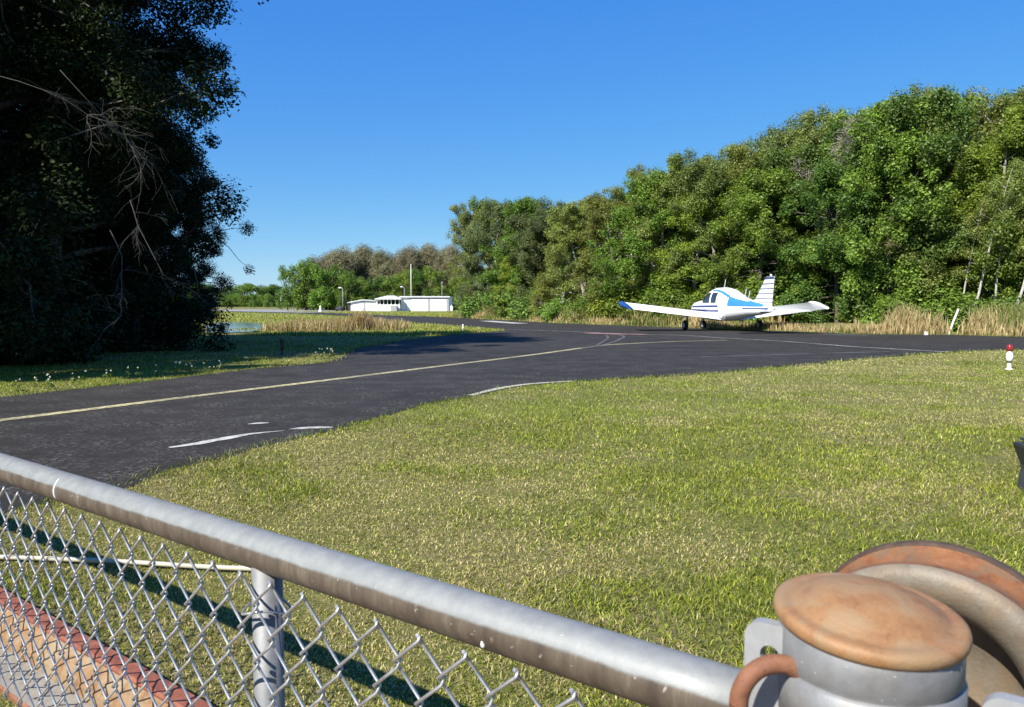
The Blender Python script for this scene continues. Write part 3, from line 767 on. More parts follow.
for i, px in enumerate(range(-300, 180, 14)):
    far_tree('fdark', px, 420 + random.uniform(-40, 40), 291 + random.uniform(-3, 5), 'very distant tree on the horizon at the far end of the airfield', 'trees on the horizon', 1.6)
for kd, px in (('fgreen', 268), ('fgreen', 254)):
    far_tree(kd, px, 300, 294, 'bright distant bush-like tree before the horizon trees, ' + ('nearer the hangars' if px == 268 else 'nearer the dark wood'), 'bright trees on the horizon', 1.2)

# dry reeds on the island and round the pond
def weed_patch(n, x0, x1, y0, y1, hmin, hmax, name, label, cat, kind=None, cols=(straw, str2, grn), lean=.5, dens=1.3):
    x = rng.uniform(x0, x1, n); y = rng.uniform(y0, y1, n)
    cl = fbm(x, y, dens); k = rng.random(n) < np.clip((cl - .32) / .3, .02, 1)
    x, y, cl = x[k], y[k], cl[k]; kk = ~inpoly(x, y, ASPH); x, y, cl = x[kk], y[kk], cl[kk]
    r_ = rng.random(len(x)); c = np.where((r_ < .45)[:, None], cols[0], np.where((r_ < .75)[:, None], cols[1], cols[2])) * (.6 + .8 * rng.random(len(x)))[:, None]
    h = rng.uniform(hmin, hmax, len(x)) * (.4 + cl)
    o = blades(name, np.stack([x, y, np.zeros(len(x))], 1), h, np.full(len(x), .03), c, lean, M['grass'])
    return tag(o, label, cat, kind=kind)
pA, pB = gp(268, 331), gp(376, 333)
weed_patch(9000, -9.3, -4.4, 28.5, 34, .15, .55, 'dry_weeds', 'pale dry weeds on the grass island beside the pond', 'weeds', 'stuff')
weed_patch(1500, -16.5, -12.6, 29.6, 31.4, .1, .5, 'pond_weeds', 'dark brown weeds on the bank of the pond', 'weeds', 'stuff', (str2 * .5, str2 * .4, grn * .5))
for i, (px, yb, h_, lab) in enumerate([(360, 331.5, 1.0, 'tallest brown reed clump on the grass island before the white shed'), (341, 331.5, .6, 'short dry reed clump left of the tallest one on the island'), (374, 330.5, .6, 'drooping pale reed clump right of the tallest one on the island'), (326, 332, .55, 'small reed clump furthest left on the island')]):
    p = gp(px, yb); n = 420; x = p.x + rng.normal(0, .2, n); y = p.y + rng.normal(0, .25, n)
    c = np.where((rng.random(n) < .5)[:, None], straw, np.array([.26, .14, .08])) * (.6 + .8 * rng.random(n))[:, None]
    P_ = np.stack([x - p.x, y - p.y, np.zeros(n)], 1)
    o = blades('reed_clump', P_, h_ * (.5 + .6 * rng.random(n)), np.full(n, .02), c, .6, M['grass']); o.location = (p.x, p.y, 0)
    tag(o, lab, 'reeds', 'reed clumps on the island')

# ------------------------------------------------------------------ FENCE
ZR = P0.z                       # rail axis height
def fp(s_, z, off=0.0):         # point at s along the fence (left/away positive), height z, off across
    return Vector((P0.x + PU.x * s_ + NF.x * off, P0.y + PU.y * s_ + NF.y * off, z))
def fence_s(px, off=0.0):                # s where the image column px meets the fence plane
    k = (px - CX) / F * 1.0
    # x = k*y  (pitch ignored)
    bx_, by_ = P0.x + NF.x * off, P0.y + NF.y * off
    return (k * by_ - bx_) / (PU.x - k * PU.y)
S_POST = fence_s(262); S_GATE = fence_s(877)
fence = empty('chain_link_fence', fp(S_POST, 0), 0, 'galvanised chain-link fence panel with a thick round top rail in the foreground', 'fence')
def into(o, par): o.data.transform(Matrix.Translation(-Vector(par.location))); o.parent = par; return o
def fchild(o): return into(o, fence)
RR = .030
rl = MB(); pts = [fp(s_, ZR) for s_ in np.linspace(S_GATE + .05, 4.9, 40)]
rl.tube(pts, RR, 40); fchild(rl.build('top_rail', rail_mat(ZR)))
for s_ in (fence_s(64), fence_s(497)):   # weld beads / seams on the rail
    q = MB()
    a0 = 1.9 if s_ > 1 else 2.0
    ring = [fp(s_, ZR) + (NF * -math.cos(a) + Vector((0, 0, 1)) * math.sin(a)) * (RR + .0004) for a in (np.linspace(-.5, .9, 10) if s_ > 1 else np.linspace(-.62, -.30, 6))]
    q.tube(ring, .0017 if s_ > 1 else [.001, .0026, .003, .0024, .0016, .0006], 6); fchild(q.build('weld_bead', plain('weld_white', (.75, .74, .7), .6, 0)))
for sp in (S_POST, S_POST + 3.0):
    q = MB(); q.tube([fp(sp, -.15), fp(sp, ZR - .01)], .023, 28); fchild(q.build('post', M['galv']))
# mesh
ZT = ZR - RR + .004
hit = at_y(0, 674, 1); k0 = fence_s(0); pt0 = fp(k0, 0); ZB = CAM.z + ray(0, 674).z / ray(0, 674).y * pt0.y
w_, h_ = .037, .0435
rows = max(6, int(round((ZT - ZB) / h_))); 
wm = MB(); s0 = S_GATE + .125; nw = int((4.3 - s0) / w_)
for k in range(nw):
    pts = []
    for j in range(rows + 1):
        z = ZT - j * h_; right = (j + k) % 2 == 0
        sx = s0 + (k + (0 if right else 1)) * w_ + (-.0028 if right else .0028)
        e = .0035; dd = .0032 if right else -.0032
        if j == 0: pts += [fp(sx, z + .002, -.036), fp(sx, z - e, -.036 - dd)]
        elif j == rows: pts += [fp(sx, z + e, -.036 + dd), fp(sx + (.006 if right else -.006), z - .012, -.036)]
        else: pts += [fp(sx, z + e, -.036 + dd), fp(sx, z - e, -.036 - dd)]
    wm.tube(pts, .0023, 6)
fchild(wm.build('wire_mesh', M['galv_wire'], recalc=False))
# tie wire round the post
q = MB(); tz = ZR - .085
loop = [fp(S_POST + .045 * math.cos(a) * (1.0 if math.sin(a) > 0 else .75), tz + .006 * math.sin(2 * a), -.004 + .034 * math.sin(a)) for a in np.linspace(0, 2 * math.pi, 24)]
q.tube(loop, .0019, 6); fchild(q.build('tie_wire', M['galv_wire']))

# steel beam lying along the foot of the fence
bmE = empty('steel_beam', fp(2.0, 0), 0, 'rusty red and ochre steel beam lying along the foot of the fence', 'beam')
def ext(prof, mat, name, s_a=-.4, s_b=5.0, n=24):
    q = MB(); P_ = [[fp(s_, z, o_) for (o_, z) in prof] for s_ in np.linspace(s_a, s_b, n)]
    q.grid(P_, False, True)
    return into(q.build(name, mat), bmE)
M['red_rust'] = rust('red_rust', (.07, .022, .014), (.185, .055, .03), (.27, .105, .052), 34, .75)
M['ochre'] = rust('ochre_rust', (.12, .055, .022), (.21, .115, .047), (.25, .16, .08), 26, .75, 0, (.25, .19, .115))
M['beige'] = rust('beige_steel', (.17, .14, .10), (.24, .215, .17), (.28, .26, .215), 30, .75)
ext([(.070, .0), (.070, .012), (.076, .016), (.076, .0)], M['rust'], 'flange_edge')
ext([(.0765, .0), (.0765, .0165), (.171, .0165), (.171, .0)], M['beige'], 'bottom_flange')
ext([(.1715, .0), (.1715, .020), (.176, .045), (.190, .075), (.214, .097), (.225, .097), (.225, 0)], M['ochre'], 'web')
ext([(.2255, .0), (.2255, .0975), (.213, .0975), (.212, .104), (.218, .110), (.258, .113), (.262, .108), (.262, .0)], M['red_rust'], 'top_flange')

# pale conduit lying on the grass
q = MB(); q.tube(smooth_curve([gp(-160, 552, .02), gp(0, 557, .02), (gp(110, 561, .022)), gp(200, 566.5, .02), gp(258, 569, .02)], 6), .0095, 12)
o = q.build('conduit', M['pvc']); tag(o, 'thin pale plastic conduit lying on the lawn behind the wire mesh', 'pipe')

# ------------------------------------------------------------------ GATE POST with cap, plates, ring
GP = fp(S_GATE, 0)
ZC = at_y(877, 612, GP.y).z
post = empty('gate_post', GP, 0, 'thick galvanised gate post with a domed rusty cap in the corner', 'post')
def pchild(q, name, mat): 
    o = q.build(name, mat); o.parent = post; return o     # built in post-local coordinates
RP = .071
q = MB(); q.lathe([(0, -.1), (RP - .001, -.1), (RP - .001, ZC - .046), (RP + .0015, ZC - .042), (RP + .0015, ZC - .008), (RP - .004, ZC - .004)], 72); pchild(q, 'post', M['drum'])
q = MB()
q.lathe([(RP - .001, ZC - .085), (RP + .0035, ZC - .083), (RP + .0035, ZC - .048), (RP - .001, ZC - .046)], 72); pchild(q, 'collar', M['drum'])
q = MB()
tilt = Matrix.Translation((0, 0, ZC)) @ Matrix.Rotation(R(1.5), 4, 'Y') @ Matrix.Rotation(R(5), 4, 'X')
q.lathe([(RP - .002, -.010), (RP + .003, -.0105), (RP + .0052, -.0075), (RP + .0058, -.003), (RP + .0045, .0008), (RP + .001, .0028), (RP - .004, .0030), (RP - .0075, .0026), (RP - .011, .0040), (RP - .018, .0090), (RP - .032, .0155), (.018, .0205), (0, .0215)], 96, tilt)
pchild(q, 'cap', M['cap'])
ul = Vector((PU.x, PU.y, 0)); nl = NF.copy()
rotF = Matrix((ul, nl, Vector((0, 0, 1)))).transposed()      # columns: along, across, up
def plate(sa, sb, zt, zb, name):
    """flange plate standing along the fence line, rounded top corner, with a hole"""
    cx_, cz_ = (sa + sb) / 2, zt - .033
    q = MB(); outer = []; rr = .014; hx = abs(sb - sa) / 2
    for (ox, oz, a0) in ((hx - rr, -rr, 0), (-hx + rr, -rr, 90)):
        for k in range(7): a = R(a0 + k * 15); outer.append((cx_ + ox + rr * math.cos(a), zt + oz + rr * math.sin(a)))
    outer += [(cx_ - hx, zb), (cx_ + hx, zb)]
    hole = [(hc[name][0] + .0085 * math.cos(2 * math.pi * k / 20), hc[name][1] + .0085 * math.sin(2 * math.pi * k / 20)) for k in range(20)]
    bm = q.bm
    fr = []
    for off in (-.006, .006):
        vo = [bm.verts.new(ul * x + nl * (off + yo[name]) + Vector((0, 0, z))) for x, z in outer]
        vh = [bm.verts.new(ul * x + nl * (off + yo[name]) + Vector((0, 0, z))) for x, z in hole]
        eo = [bm.edges.new((vo[i], vo[(i + 1) % len(vo)])) for i in range(len(vo))]
        eh = [bm.edges.new((vh[i], vh[(i + 1) % len(vh)])) for i in range(len(vh))]
        bmesh.ops.triangle_fill(bm, use_beauty=True, edges=eo + eh); fr.append((vo, vh))
    for grp in (0, 1):
        a, b = fr[0][grp], fr[1][grp]; m = len(a)
        for i in range(m): bm.faces.new((a[i], a[(i + 1) % m], b[(i + 1) % m], b[i]))
    return pchild(q, 'mounting_plate', M['galv_plate'])
pl_s = fence_s(753, -.0375) - S_GATE
hs = fence_s(779, -.0375) - S_GATE
def zat(px, py): 
    s_ = fence_s(px, -.0375); return at_y(px, py, fp(s_, 0, -.0375).y).z
zt1 = zat(757, 617)
hc = {'a': (hs, zat(779, 653)), 'b': (-.125, zt1 - .045)}; yo = {'a': -.0375, 'b': -.0375}
plate(.045, pl_s, zt1, zt1 - .2, 'a')
plate(-.088, -pl_s - .10, zt1 - .012, zt1 - .2, 'b')
# rusty ring through the hole
hz = hc['a'][1]
ringc = ul * (hs - .012) + nl * (-.064) + Vector((0, 0, hz - .029))
q = MB(); A = (ul * .75 + nl * -.66).normalized(); U2 = Vector((0, 0, 1))
q.tube([ringc + A * (.031 * math.cos(a)) + U2 * (.033 * math.sin(a)) + ul * .0 for a in np.linspace(0, 2 * math.pi, 49)], .0078, 16, False); pchild(q, 'ring', M['rust'])
# bolt on the other plate
bc = ul * (-.150) + nl * (-.044) + Vector((0, 0, zt1 - .035))
q = MB(); Mx = Matrix.Translation(bc) @ rotF.to_4x4() @ Matrix.Rotation(R(90), 4, 'X')
q.lathe([(0, .012), (.009, .012), (.011, .009), (.011, 0), (.014, -.001), (.014, -.004)], 6 * 4, Mx); pchild(q, 'bolt', M['rust'])

# roller wheel on the far side of the gate post
wc = at_y(926, 697, .78); wz = wc.z
wheel = empty('gate_roller', Vector((wc.x, wc.y, wz)), 0, 'round rusty steel gate roller wheel mounted behind the capped gate post', 'wheel')
RW = .139
ax = NF.copy(); e1 = Vector((0, 0, 1)); e2 = e1.cross(ax).normalized()
WM = Matrix((e2, e1, ax)).transposed().to_4x4()             # local z = axle (away from camera)
def wchild(prof, name, mat, close=False):
    q = MB(); q.lathe(prof, 96, WM, close); o = q.build(name, mat); o.parent = wheel; return o
wchild([(RW, .0), (RW - .003, -.006), (RW - .012, -.010), (RW - .024, -.009), (RW - .036, -.003), (RW - .046, .008), (RW - .050, .022), (RW - .052, .05), (.03, .055)], 'disc', M['wheel_side'])
wchild([(RW + .0002, .0003), (RW + .001, .004), (RW - .006, .015), (RW - .011, .032), (RW - .010, .05), (RW - .004, .066), (RW + .001, .073)], 'tread', M['groove'])
wchild([(RW + .0013, .0732), (RW + .004, .076), (RW + .0045, .084), (RW + .001, .089), (.03, .089)], 'rim', M['dark_rim'])
q = MB(); q.lathe([(0, -.10), (.02, -.10), (.02, .14), (0, .14)], 24, WM); o = q.build('axle', M['rust']); o.parent = wheel

# ------------------------------------------------------------------ AEROPLANE
PD = HC * F / (330.3 - HOR)
ac = empty('airplane', (xw(722.5, PD), PD, .006), R(90 + 9.5), 'white low-wing propeller airplane with blue stripes standing on the runway', 'airplane')
def achild(q, name, mat, parent=None, **k): 
    o = q.build(name, mat, **k)
    if name not in ('gear_leg', 'wheel'): o.data.transform(Matrix.Translation((0, 0, -.20)))     # sits low on its gear
    o.parent = parent or ac; return o
# fuselage stations: x, half width, z bottom, z top, exponent
ST = [(2.62, .20, .94, 1.20, 2.2), (2.45, .34, .82, 1.30, 2.4), (2.15, .44, .72, 1.37, 2.6), (1.65, .50, .66, 1.42, 2.8), (1.22, .53, .62, 1.45, 2.8), (1.05, .54, .61, 1.50, 2.7), (.80, .55, .60, 1.70, 2.5), (.52, .56, .59, 1.86, 2.4), (.2, .56, .58, 1.93, 2.4), (-.3, .56, .58, 1.93, 2.4), (-.75, .54, .59, 1.86, 2.4),
      (-1.2, .48, .63, 1.72, 2.4), (-1.8, .38, .71, 1.54, 2.3), (-2.5, .28, .80, 1.40, 2.2), (-3.2, .18, .86, 1.30, 2.1), (-3.8, .09, .94, 1.22, 2.0), (-4.05, .03, .98, 1.16, 2.0)]
SX = np.array([s_[0] for s_ in ST][::-1])
def stat(x): return [float(np.interp(x, SX, np.array([s_[i] for s_ in ST][::-1]))) for i in (1, 2, 3, 4)]
def sec(x, a):
    """a from 0 (bottom) .. pi (top) on the left side (y>0)"""
    w, zb, zt, e = stat(x); zm = (zb + zt) / 2 ; hz_ = (zt - zb) / 2
    cy, cz = math.sin(a), -math.cos(a)
    return w * abs(cy) ** (2 / e) * (1 if cy >= 0 else -1), zm + hz_ * abs(cz) ** (2 / e) * (1 if cz >= 0 else -1)
def yat(x, z):
    w, zb, zt, e = stat(x); t = abs((z - (zb + zt) / 2) / ((zt - zb) / 2)); return w * max(0.0, 1 - min(1, t) ** e) ** (1 / e)
xs = sorted(set([s_[0] for s_ in ST] + list(np.linspace(-4.05, 2.62, 60))), reverse=True)
q = MB(); P_ = [[(x, *sec(x, a)) for a in np.linspace(0, 2 * math.pi, 40, endpoint=False)] for x in xs]
Vv = q.grid(P_, True, True); q.bm.faces.new(Vv[0]); q.bm.faces.new(Vv[-1][::-1])
achild(q, 'fuselage', M['white'])
fus = ac.children[0]
def skin(name, mat, x0, x1, zlo, zhi, side=1, off=.006, n=14, m=5):
    q = MB(); P_ = []
    for x in np.linspace(x0, x1, n):
        a, b = (zlo(x) if callable(zlo) else zlo), (zhi(x) if callable(zhi) else zhi)
        row = []
        for z in np.linspace(a, b, m):
            w, zb, zt, e = stat(x); z_ = min(max(z, zb + .01), zt - .004); row.append((x, side * (yat(x, z_) + off), z_ + (off * .5 if z_ > (zb + zt) / 2 + .2 else 0)))
        P_.append(row)
    q.grid(P_); return achild(q, name, mat)
lin = lambda x0, a, x1, b: (lambda x: a + (b - a) * (x - x0) / (x1 - x0))
for sd in (1, -1):
    skin('stripe', M['navy'], 2.45, -.70, lin(2.45, 1.13, -.7, 1.13), lin(2.45, 1.19, -.7, 1.22), sd)
    skin('stripe', M['navy'], 2.45, -.70, lin(2.45, .98, -.7, .94), lin(2.45, 1.05, -.7, 1.04), sd)
    skin('stripe', M['skyblue'], -1.35, -3.55, lin(-1.35, 1.18, -3.55, 1.16), lambda x: min(stat(x)[2] - .01, 1.66 if x < -1.3 else 1.6) if x > -1.9 else min(stat(x)[2] - .012, 1.52 - (-1.9 - x) * .17), sd, n=24)
    skin('stripe', M['skyblue'], .1, -1.36, lambda x: stat(x)[2] - .15 - .02 * (.1 - x), lambda x: stat(x)[2] - .09, sd, .007, n=18)
    skin('stripe', M['navy'], -2.35, -3.9, lin(-2.35, 1.0, -3.9, 1.07), lin(-2.35, 1.12, -3.9, 1.12), sd, .007)
    for (xa, xb, xc, xd) in ((.76, .08, .46, .10), (-.06, -.52, -.02, -.34)):
        skin('side_window', M['glass'], xa, xb, 1.31, (lambda xa_, xb_: (lambda x: 1.72 - max(0, (x - .42)) * .75))(xa, xb), sd, .009, 8, 6)
    skin('registration_mark', plain('faint_mark', (.50, .54, .62), .5), -1.05, -1.75, .98, 1.08, sd, .006)
# windshield
q = MB(); P_ = []
for x in np.linspace(1.07, .60, 8):
    w, zb, zt, e = stat(x); row = []
    for a in np.linspace(math.pi * .64, math.pi * 1.36, 17):
        y, z = sec(x, a); row.append((x + .012, y * 1.004, z + .006))
    P_.append(row)
q.grid(P_); achild(q, 'windshield', M['glass'])
# spinner and propeller
q = MB(); q.lathe([(.17, 0), (.165, .06), (.13, .16), (.07, .25), (0, .29)], 24, Matrix.Translation((2.62, 0, 1.07)) @ Matrix.Rotation(R(90), 4, 'Y')); spn = achild(q, 'spinner', M['white'])
q = MB()
for sg in (1, -1):
    P_ = []
    for t in np.linspace(0, 1, 9):
        z = 1.07 + sg * (.1 + .82 * t); c_ = .07 * (1 - .5 * t) * (1.0 if t > .1 else .7); tw = R(55 - 35 * t); 
        P_.append([(2.70 + c_ * math.sin(tw) * k + .012 * j, sg * c_ * math.cos(tw) * k, z) for k, j in ((-1, 0), (0, 1), (1, 0), (0, -1))])
    q.grid(P_, True, True)
q.bm.transform(Matrix.Translation((0, 0, 1.07)) @ Matrix.Rotation(R(-122), 4, 'X') @ Matrix.Translation((0, 0, -1.07))); achild(q, 'propeller', M['dark'])
# wings (NACA-like section), dihedral 7 deg
def foil(chord, thick, n=12, inc_deg=4.5):
    u = [(1 - math.cos(math.pi * k / n)) / 2 for k in range(n + 1)]
    th = lambda t: 5 * thick * (.2969 * math.sqrt(t) - .126 * t - .3516 * t * t + .2843 * t ** 3 - .1015 * t ** 4)
    inc = math.tan(R(inc_deg))
    up_ = [(t * chord, th(t) * chord * 1.25 + (.45 - t) * chord * inc) for t in u]; lo = [(t * chord, -th(t) * chord * .5 + (.45 - t) * chord * inc) for t in u]
    return up_ + lo[::-1][1:-1]
def wing(stations, dih, name, mat, y_sign, cap=True):
    q = MB(); P_ = []
    for (y, xle, ch, z0, tk) in stations:
        P_.append([(xle - a, y_sign * y, z0 + y * math.tan(dih) + b) for a, b in foil(ch, tk, inc_deg=7.0 if dih else 3.5)])
    Vv = q.grid(P_, True, True)
    if cap: q.bm.faces.new(Vv[-1]); q.bm.faces.new(Vv[0][::-1])
    return achild(q, name, mat)
for sg in (1, -1):
    wg = wing([(.30, 1.15, 2.0, .70, .13), (.62, .78, 1.62, .70, .14), (1.2, .70, 1.55, .70, .145), (4.06, .70, 1.55, .70, .14)], R(6.5), 'wing', M['white'], sg)
    tp_ = wing([(4.061, .70, 1.55, .70, .14), (4.13, .70, 1.55, .69, .19), (4.21, .63, 1.43, .69, .20), (4.27, .46, 1.16, .70, .17), (4.30, .2, .8, .71, .08)], R(6.5), 'wingtip', M['tipblue'] if sg > 0 else M['white'], sg)
    # hinge lines of flap and aileron
    for (ya, yb) in ((.75, 2.5), (2.56, 3.95)):
        q = MB(); pts = []
        q.grid([[(-.52, sg * y, .70 + y * math.tan(R(6.5)) + .020), (-.535, sg * y, .70 + y * math.tan(R(6.5)) + .016)] for y in np.linspace(ya, yb, 6)]); achild(q, 'hinge_line', M['trim'])
    # stabilator
    wing([(.04, -3.42, .78, 1.02, .09), (.6, -3.42, .78, 1.02, .09), (1.42, -3.42, .76, 1.02, .085), (1.54, -3.46, .66, 1.02, .06)], 0, 'stabilator', M['white'], sg)
# fin + rudder
FZ0, FZ1 = 1.18, 2.23
def finx(z): t = (z - FZ0) / (FZ1 - FZ0); return -2.72 - .95 * t ** .8 if t > .12 else -2.35 - (.37 + .175) * t / .12 , 0
def fin_le(z):
    t = (z - FZ0) / (FZ1 - FZ0); return float(np.interp(t, [0, .14, .3, 1], [-1.95, -2.5, -2.82, -3.52]))
def fin_te(z):
    t = (z - FZ0) / (FZ1 - FZ0); return float(np.interp(t, [0, 1], [-4.02, -4.16]))
def fin_half(z, x):
    c_ = fin_le(z) - fin_te(z); t = (fin_le(z) - x) / c_; return .04 * math.sin(math.pi * min(1, max(.0, t)) ** .7) + .004
q = MB(); P_ = []
for z in np.linspace(FZ0 - .06, FZ1, 14):
    zz = max(z, FZ0); le, te = fin_le(zz), fin_te(zz); L = [le + (te - le) * k / 10 for k in range(11)]
    P_.append([(x, fin_half(zz, x), z) for x in L] + [(x, -fin_half(zz, x), z) for x in L[::-1][1:-1]])
Vv = q.grid(P_, True, True); q.bm.faces.new(Vv[-1]); fin = achild(q, 'fin', M['white'])
for (za, zb) in ((2.14, 2.225), (1.96, 2.0), (1.79, 1.825), (1.62, 1.65), (1.45, 1.475), (1.30, 1.32)):
    for sd in (1, -1):
        q = MB(); P_ = []
        for k in range(11):
            row = []
            for z in (za, zb):
                le, te = fin_le(z) - .03, fin_te(z) + .01; x = le + (te - le) * k / 10; row.append((x, sd * (fin_half(z, x) + .005), z))
            P_.append(row)
        q.grid(P_); o = achild(q, 'stripe', M['navy'], fin)
q = MB(); q.lathe([(.05, 0), (.055, .04), (.04, .09), (0, .11)], 12, Matrix.Translation((-3.9, 0, FZ1 - .005))); achild(q, 'beacon', M['metal'])
# antennas
for (x, zt_, h_, dx) in ((-.1, 1.92, .33, -.12), (-1.9, 1.50, .34, -.13), (-2.2, 1.44, .32, -.13)):
    q = MB(); q.tube([(x, 0, zt_), (x + dx, 0, zt_ + h_)], [.016, .006], 6); achild(q, 'antenna', M['white'])
# boarding step on the near side
q = MB(); q.tube([(-1.15, .50, .78), (-1.2, .60, .62), (-1.4, .60, .62)], .018, 6); achild(q, 'step', M['dark'])
# landing gear
def gear(x, y, ztop, r, strut_r=.045):
    q = MB(); off = .085 if y > 0 else (-.085 if y < 0 else 0)
    q.tube([(x, y, ztop), (x, y, r + .12)], strut_r, 10); q.tube([(x, y, r + .3), (x - .1, y, r + .22), (x, y, r + .14)], .016, 6)
    if off: q.tube([(x, y, r + .14), (x, y + off * .5, r), (x, y + off, r)], .026, 8)
    else:
        for s_ in (.09, -.09): q.tube([(x, 0, r + .18), (x, s_, r + .12), (x, s_, r)], .02, 6)
    st_ = achild(q, 'gear_leg', M['metal'])
    Wm = Matrix.Translation((x, y + off, r)) @ Matrix.Rotation(R(90), 4, 'X')
    q = MB(); q.lathe([(r * .5, -.07), (r * .8, -.075), (r * .95, -.055), (r, -.02), (r, .02), (r * .95, .055), (r * .8, .075), (r * .5, .07)], 32, Wm); w1 = achild(q, 'wheel', M['tyre'])
    q = MB(); q.lathe([(0, -.06), (r * .3, -.062), (r * .51, -.068), (r * .51, .068), (r * .3, .062), (0, .06)], 24, Wm); o = q.build('hub', M['white']); o.parent = w1
gear(0.0, 1.52, .70, .205); gear(0.0, -1.52, .70, .205); gear(1.9, 0, .60, .18)

# ------------------------------------------------------------------ TAXIWAY LIGHTS AND SMALL THINGS
def light(px, pyb, H, label, lens, name='edge_light', grp=None):
    p = gp(px, pyb); o = empty(name, (p.x, p.y, 0), 0, label, 'light', grp); k = H / .40
    q = MB(); q.lathe([(0, -.02), (.05 * k, -.02), (.05 * k, .015 * k), (.028 * k, .03 * k), (.028 * k, .09 * k), (.02 * k, .10 * k), (.02 * k, .13 * k), (.048 * k, .14 * k), (.052 * k, .20 * k), (.046 * k, .26 * k), (.03 * k, .28 * k), (.03 * k, .30 * k), (0, .30 * k)], 20); b = q.build('base', M['dark'] if lens == M['dark'] else M['white']); b.parent = o
    q = MB(); q.lathe([(.034 * k, .115 * k), (.036 * k, .12 * k), (.036 * k, .135 * k), (.034 * k, .14 * k)], 16); b = q.build('collar', M['dark']); b.parent = o
    q = MB(); q.lathe([(0, .301 * k), (.044 * k, .302 * k), (.048 * k, .32 * k), (.046 * k, .375 * k), (.03 * k, .40 * k), (0, .405 * k)], 20); b = q.build('lens', lens); b.parent = o
    return o
light(1009, 369.5, 25 / (F / gp(1009, 369.5).y), 'white taxiway edge light with a red lens standing in the lawn', M['redlens'])
light(463, 331.3, .27, 'small white edge light on the tip side of the grass island', M['white'], grp='white edge lights on the island')
light(394, 327.2, .25, 'small white edge light on the island just right of the reeds', M['white'], grp='white edge lights on the island')
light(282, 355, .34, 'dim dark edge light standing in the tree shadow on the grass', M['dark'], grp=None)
# leaning white post in the tall grass
b0 = gp(948, 334.6); b1 = at_y(958.5, 309, b0.y + .15)
q = MB(); q.tube([b0 - Vector((0, 0, .1)), b0.lerp(b1, .5), b1], [.036, .035, .033], 14); o = q.build('leaning_post', M['whitepost']); tag(o, 'white pipe post leaning to the right in the dry grass', 'post')
q = MB(); b_ = gp(926, 335.2); q.box((b_.x, b_.y, .045), (.11, .09, .09), bev=.015); q.box((b_.x, b_.y, .108), (.08, .06, .03), bev=.01); o = q.build('marker_stone', M['whitepost']); tag(o, 'small white marker block at the pavement edge left of the leaning post', 'marker')
# dark box cut by the right edge of the frame
d0 = gp(1033, 497); bx = empty('utility_box', (d0.x, d0.y, 0), R(-12), 'dark grey slanted utility box on the lawn, cut by the frame', 'box')
q = MB(); q.poly([(0, 0, -.02), (.02, .0, .13), (-.03, .0, .262), (.30, .0, .285), (.32, 0, -.02)], (0, .22, 0)); bmesh.ops.bevel(q.bm, geom=q.bm.edges[:], offset=.008, segments=2, affect='EDGES'); o = q.build('case', M['darkbox']); o.parent = bx
q = MB(); q.box((.145, .11, .284), (.28, .2, .014), bev=.005); o = q.build('lid', M['darkbox']); o.parent = bx
q = MB(); q.box((.06, -.004, .12), (.05, .012, .06), bev=.004); o = q.build('latch', M['metal']); o.parent = bx

# ------------------------------------------------------------------ HANGARS
def X(px, Y=131.): return xw(px, Y)
YB = HC * F / (311 - HOR) ; k_ = YB / F
def zpx(py): return HC + (HOR - py) * k_
# right hangar
h = empty('hangar', (xw(425.5, YB), YB, 0), 0, 'long white hangar with two wide doors and a flat grey-edged roof', 'hangar'); ox = h.location
def hb(par, name, mat, px0, px1, py0, py1, d0, d1, bev=0):
    q = MB(); x0, x1 = xw(px0, YB) - par.location.x, xw(px1, YB) - par.location.x; z0, z1 = zpx(py1), zpx(py0)
    q.box(((x0 + x1) / 2, (d0 + d1) / 2, (z0 + z1) / 2), (x1 - x0, d1 - d0, z1 - z0), bev=bev); o = q.build(name, mat); o.parent = par; return o
hb(h, 'wall', M['white_wall'], 401, 449.2, 297.6, 311.2, 0, 7)
hb(h, 'roof', M['roof'], 400, 450, 296.2, 297.5, -.35, 7.3)
hb(h, 'fascia', M['trim'], 409, 449.6, 297.6, 298.9, -.16, -.01)
hb(h, 'door', M['door_white'], 411.5, 428.3, 299.2, 311.0, -.10, -.003)
hb(h, 'door', M['door_white'], 430.3, 446.6, 299.2, 311.0, -.10, -.003)
hb(h, 'door_post', M['trim'], 428.5, 430.1, 299.0, 311.0, -.14, -.003)
hb(h, 'door_post', M['trim'], 446.8, 449.0, 299.0, 311.0, -.14, -.003)
hb(h, 'entry_door', M['roof'], 405.8, 407.2, 301.5, 311.0, -.05, -.003)
# pavilion in the middle
pv = empty('pavilion', (xw(389, YB), YB - 1.2, 0), 0, 'open-sided pavilion with grey hipped roof and white lower wall between the two white buildings', 'pavilion')
hb(pv, 'wall', M['white_wall'], 377.8, 400.8, 304.6, 311.2, 0, 1.15)
hb(pv, 'gap_shade', M['dark'], 378.2, 400.6, 299.8, 304.5, 2.2, 2.4)  # near-black sheet painting in the shade of the gap under the roof
for px in (378.3, 381.4, 385.0, 388.8, 392.5, 396.5, 400.4): hb(pv, 'post', M['white_wall'], px - .35, px + .35, 299.4, 304.6, .05, .2)
q = MB(); xa, xb = xw(376.6, YB) - pv.location.x, xw(402.6, YB) - pv.location.x; za, zb_ = zpx(299.6), zpx(295.6)
q.poly([(xa, -.5, za), (xb, -.5, za), (xb, 3.2, za), (xa, 3.2, za)], (0, 0, .16))
V4 = [q.bm.verts.new(p) for p in ((xa, -.5, za + .162), (xb, -.5, za + .162), (xb, 3.2, za + .162), (xa, 3.2, za + .162), (xa + 1.9, 1.3, zb_), (xb - 1.4, 1.3, zb_))]
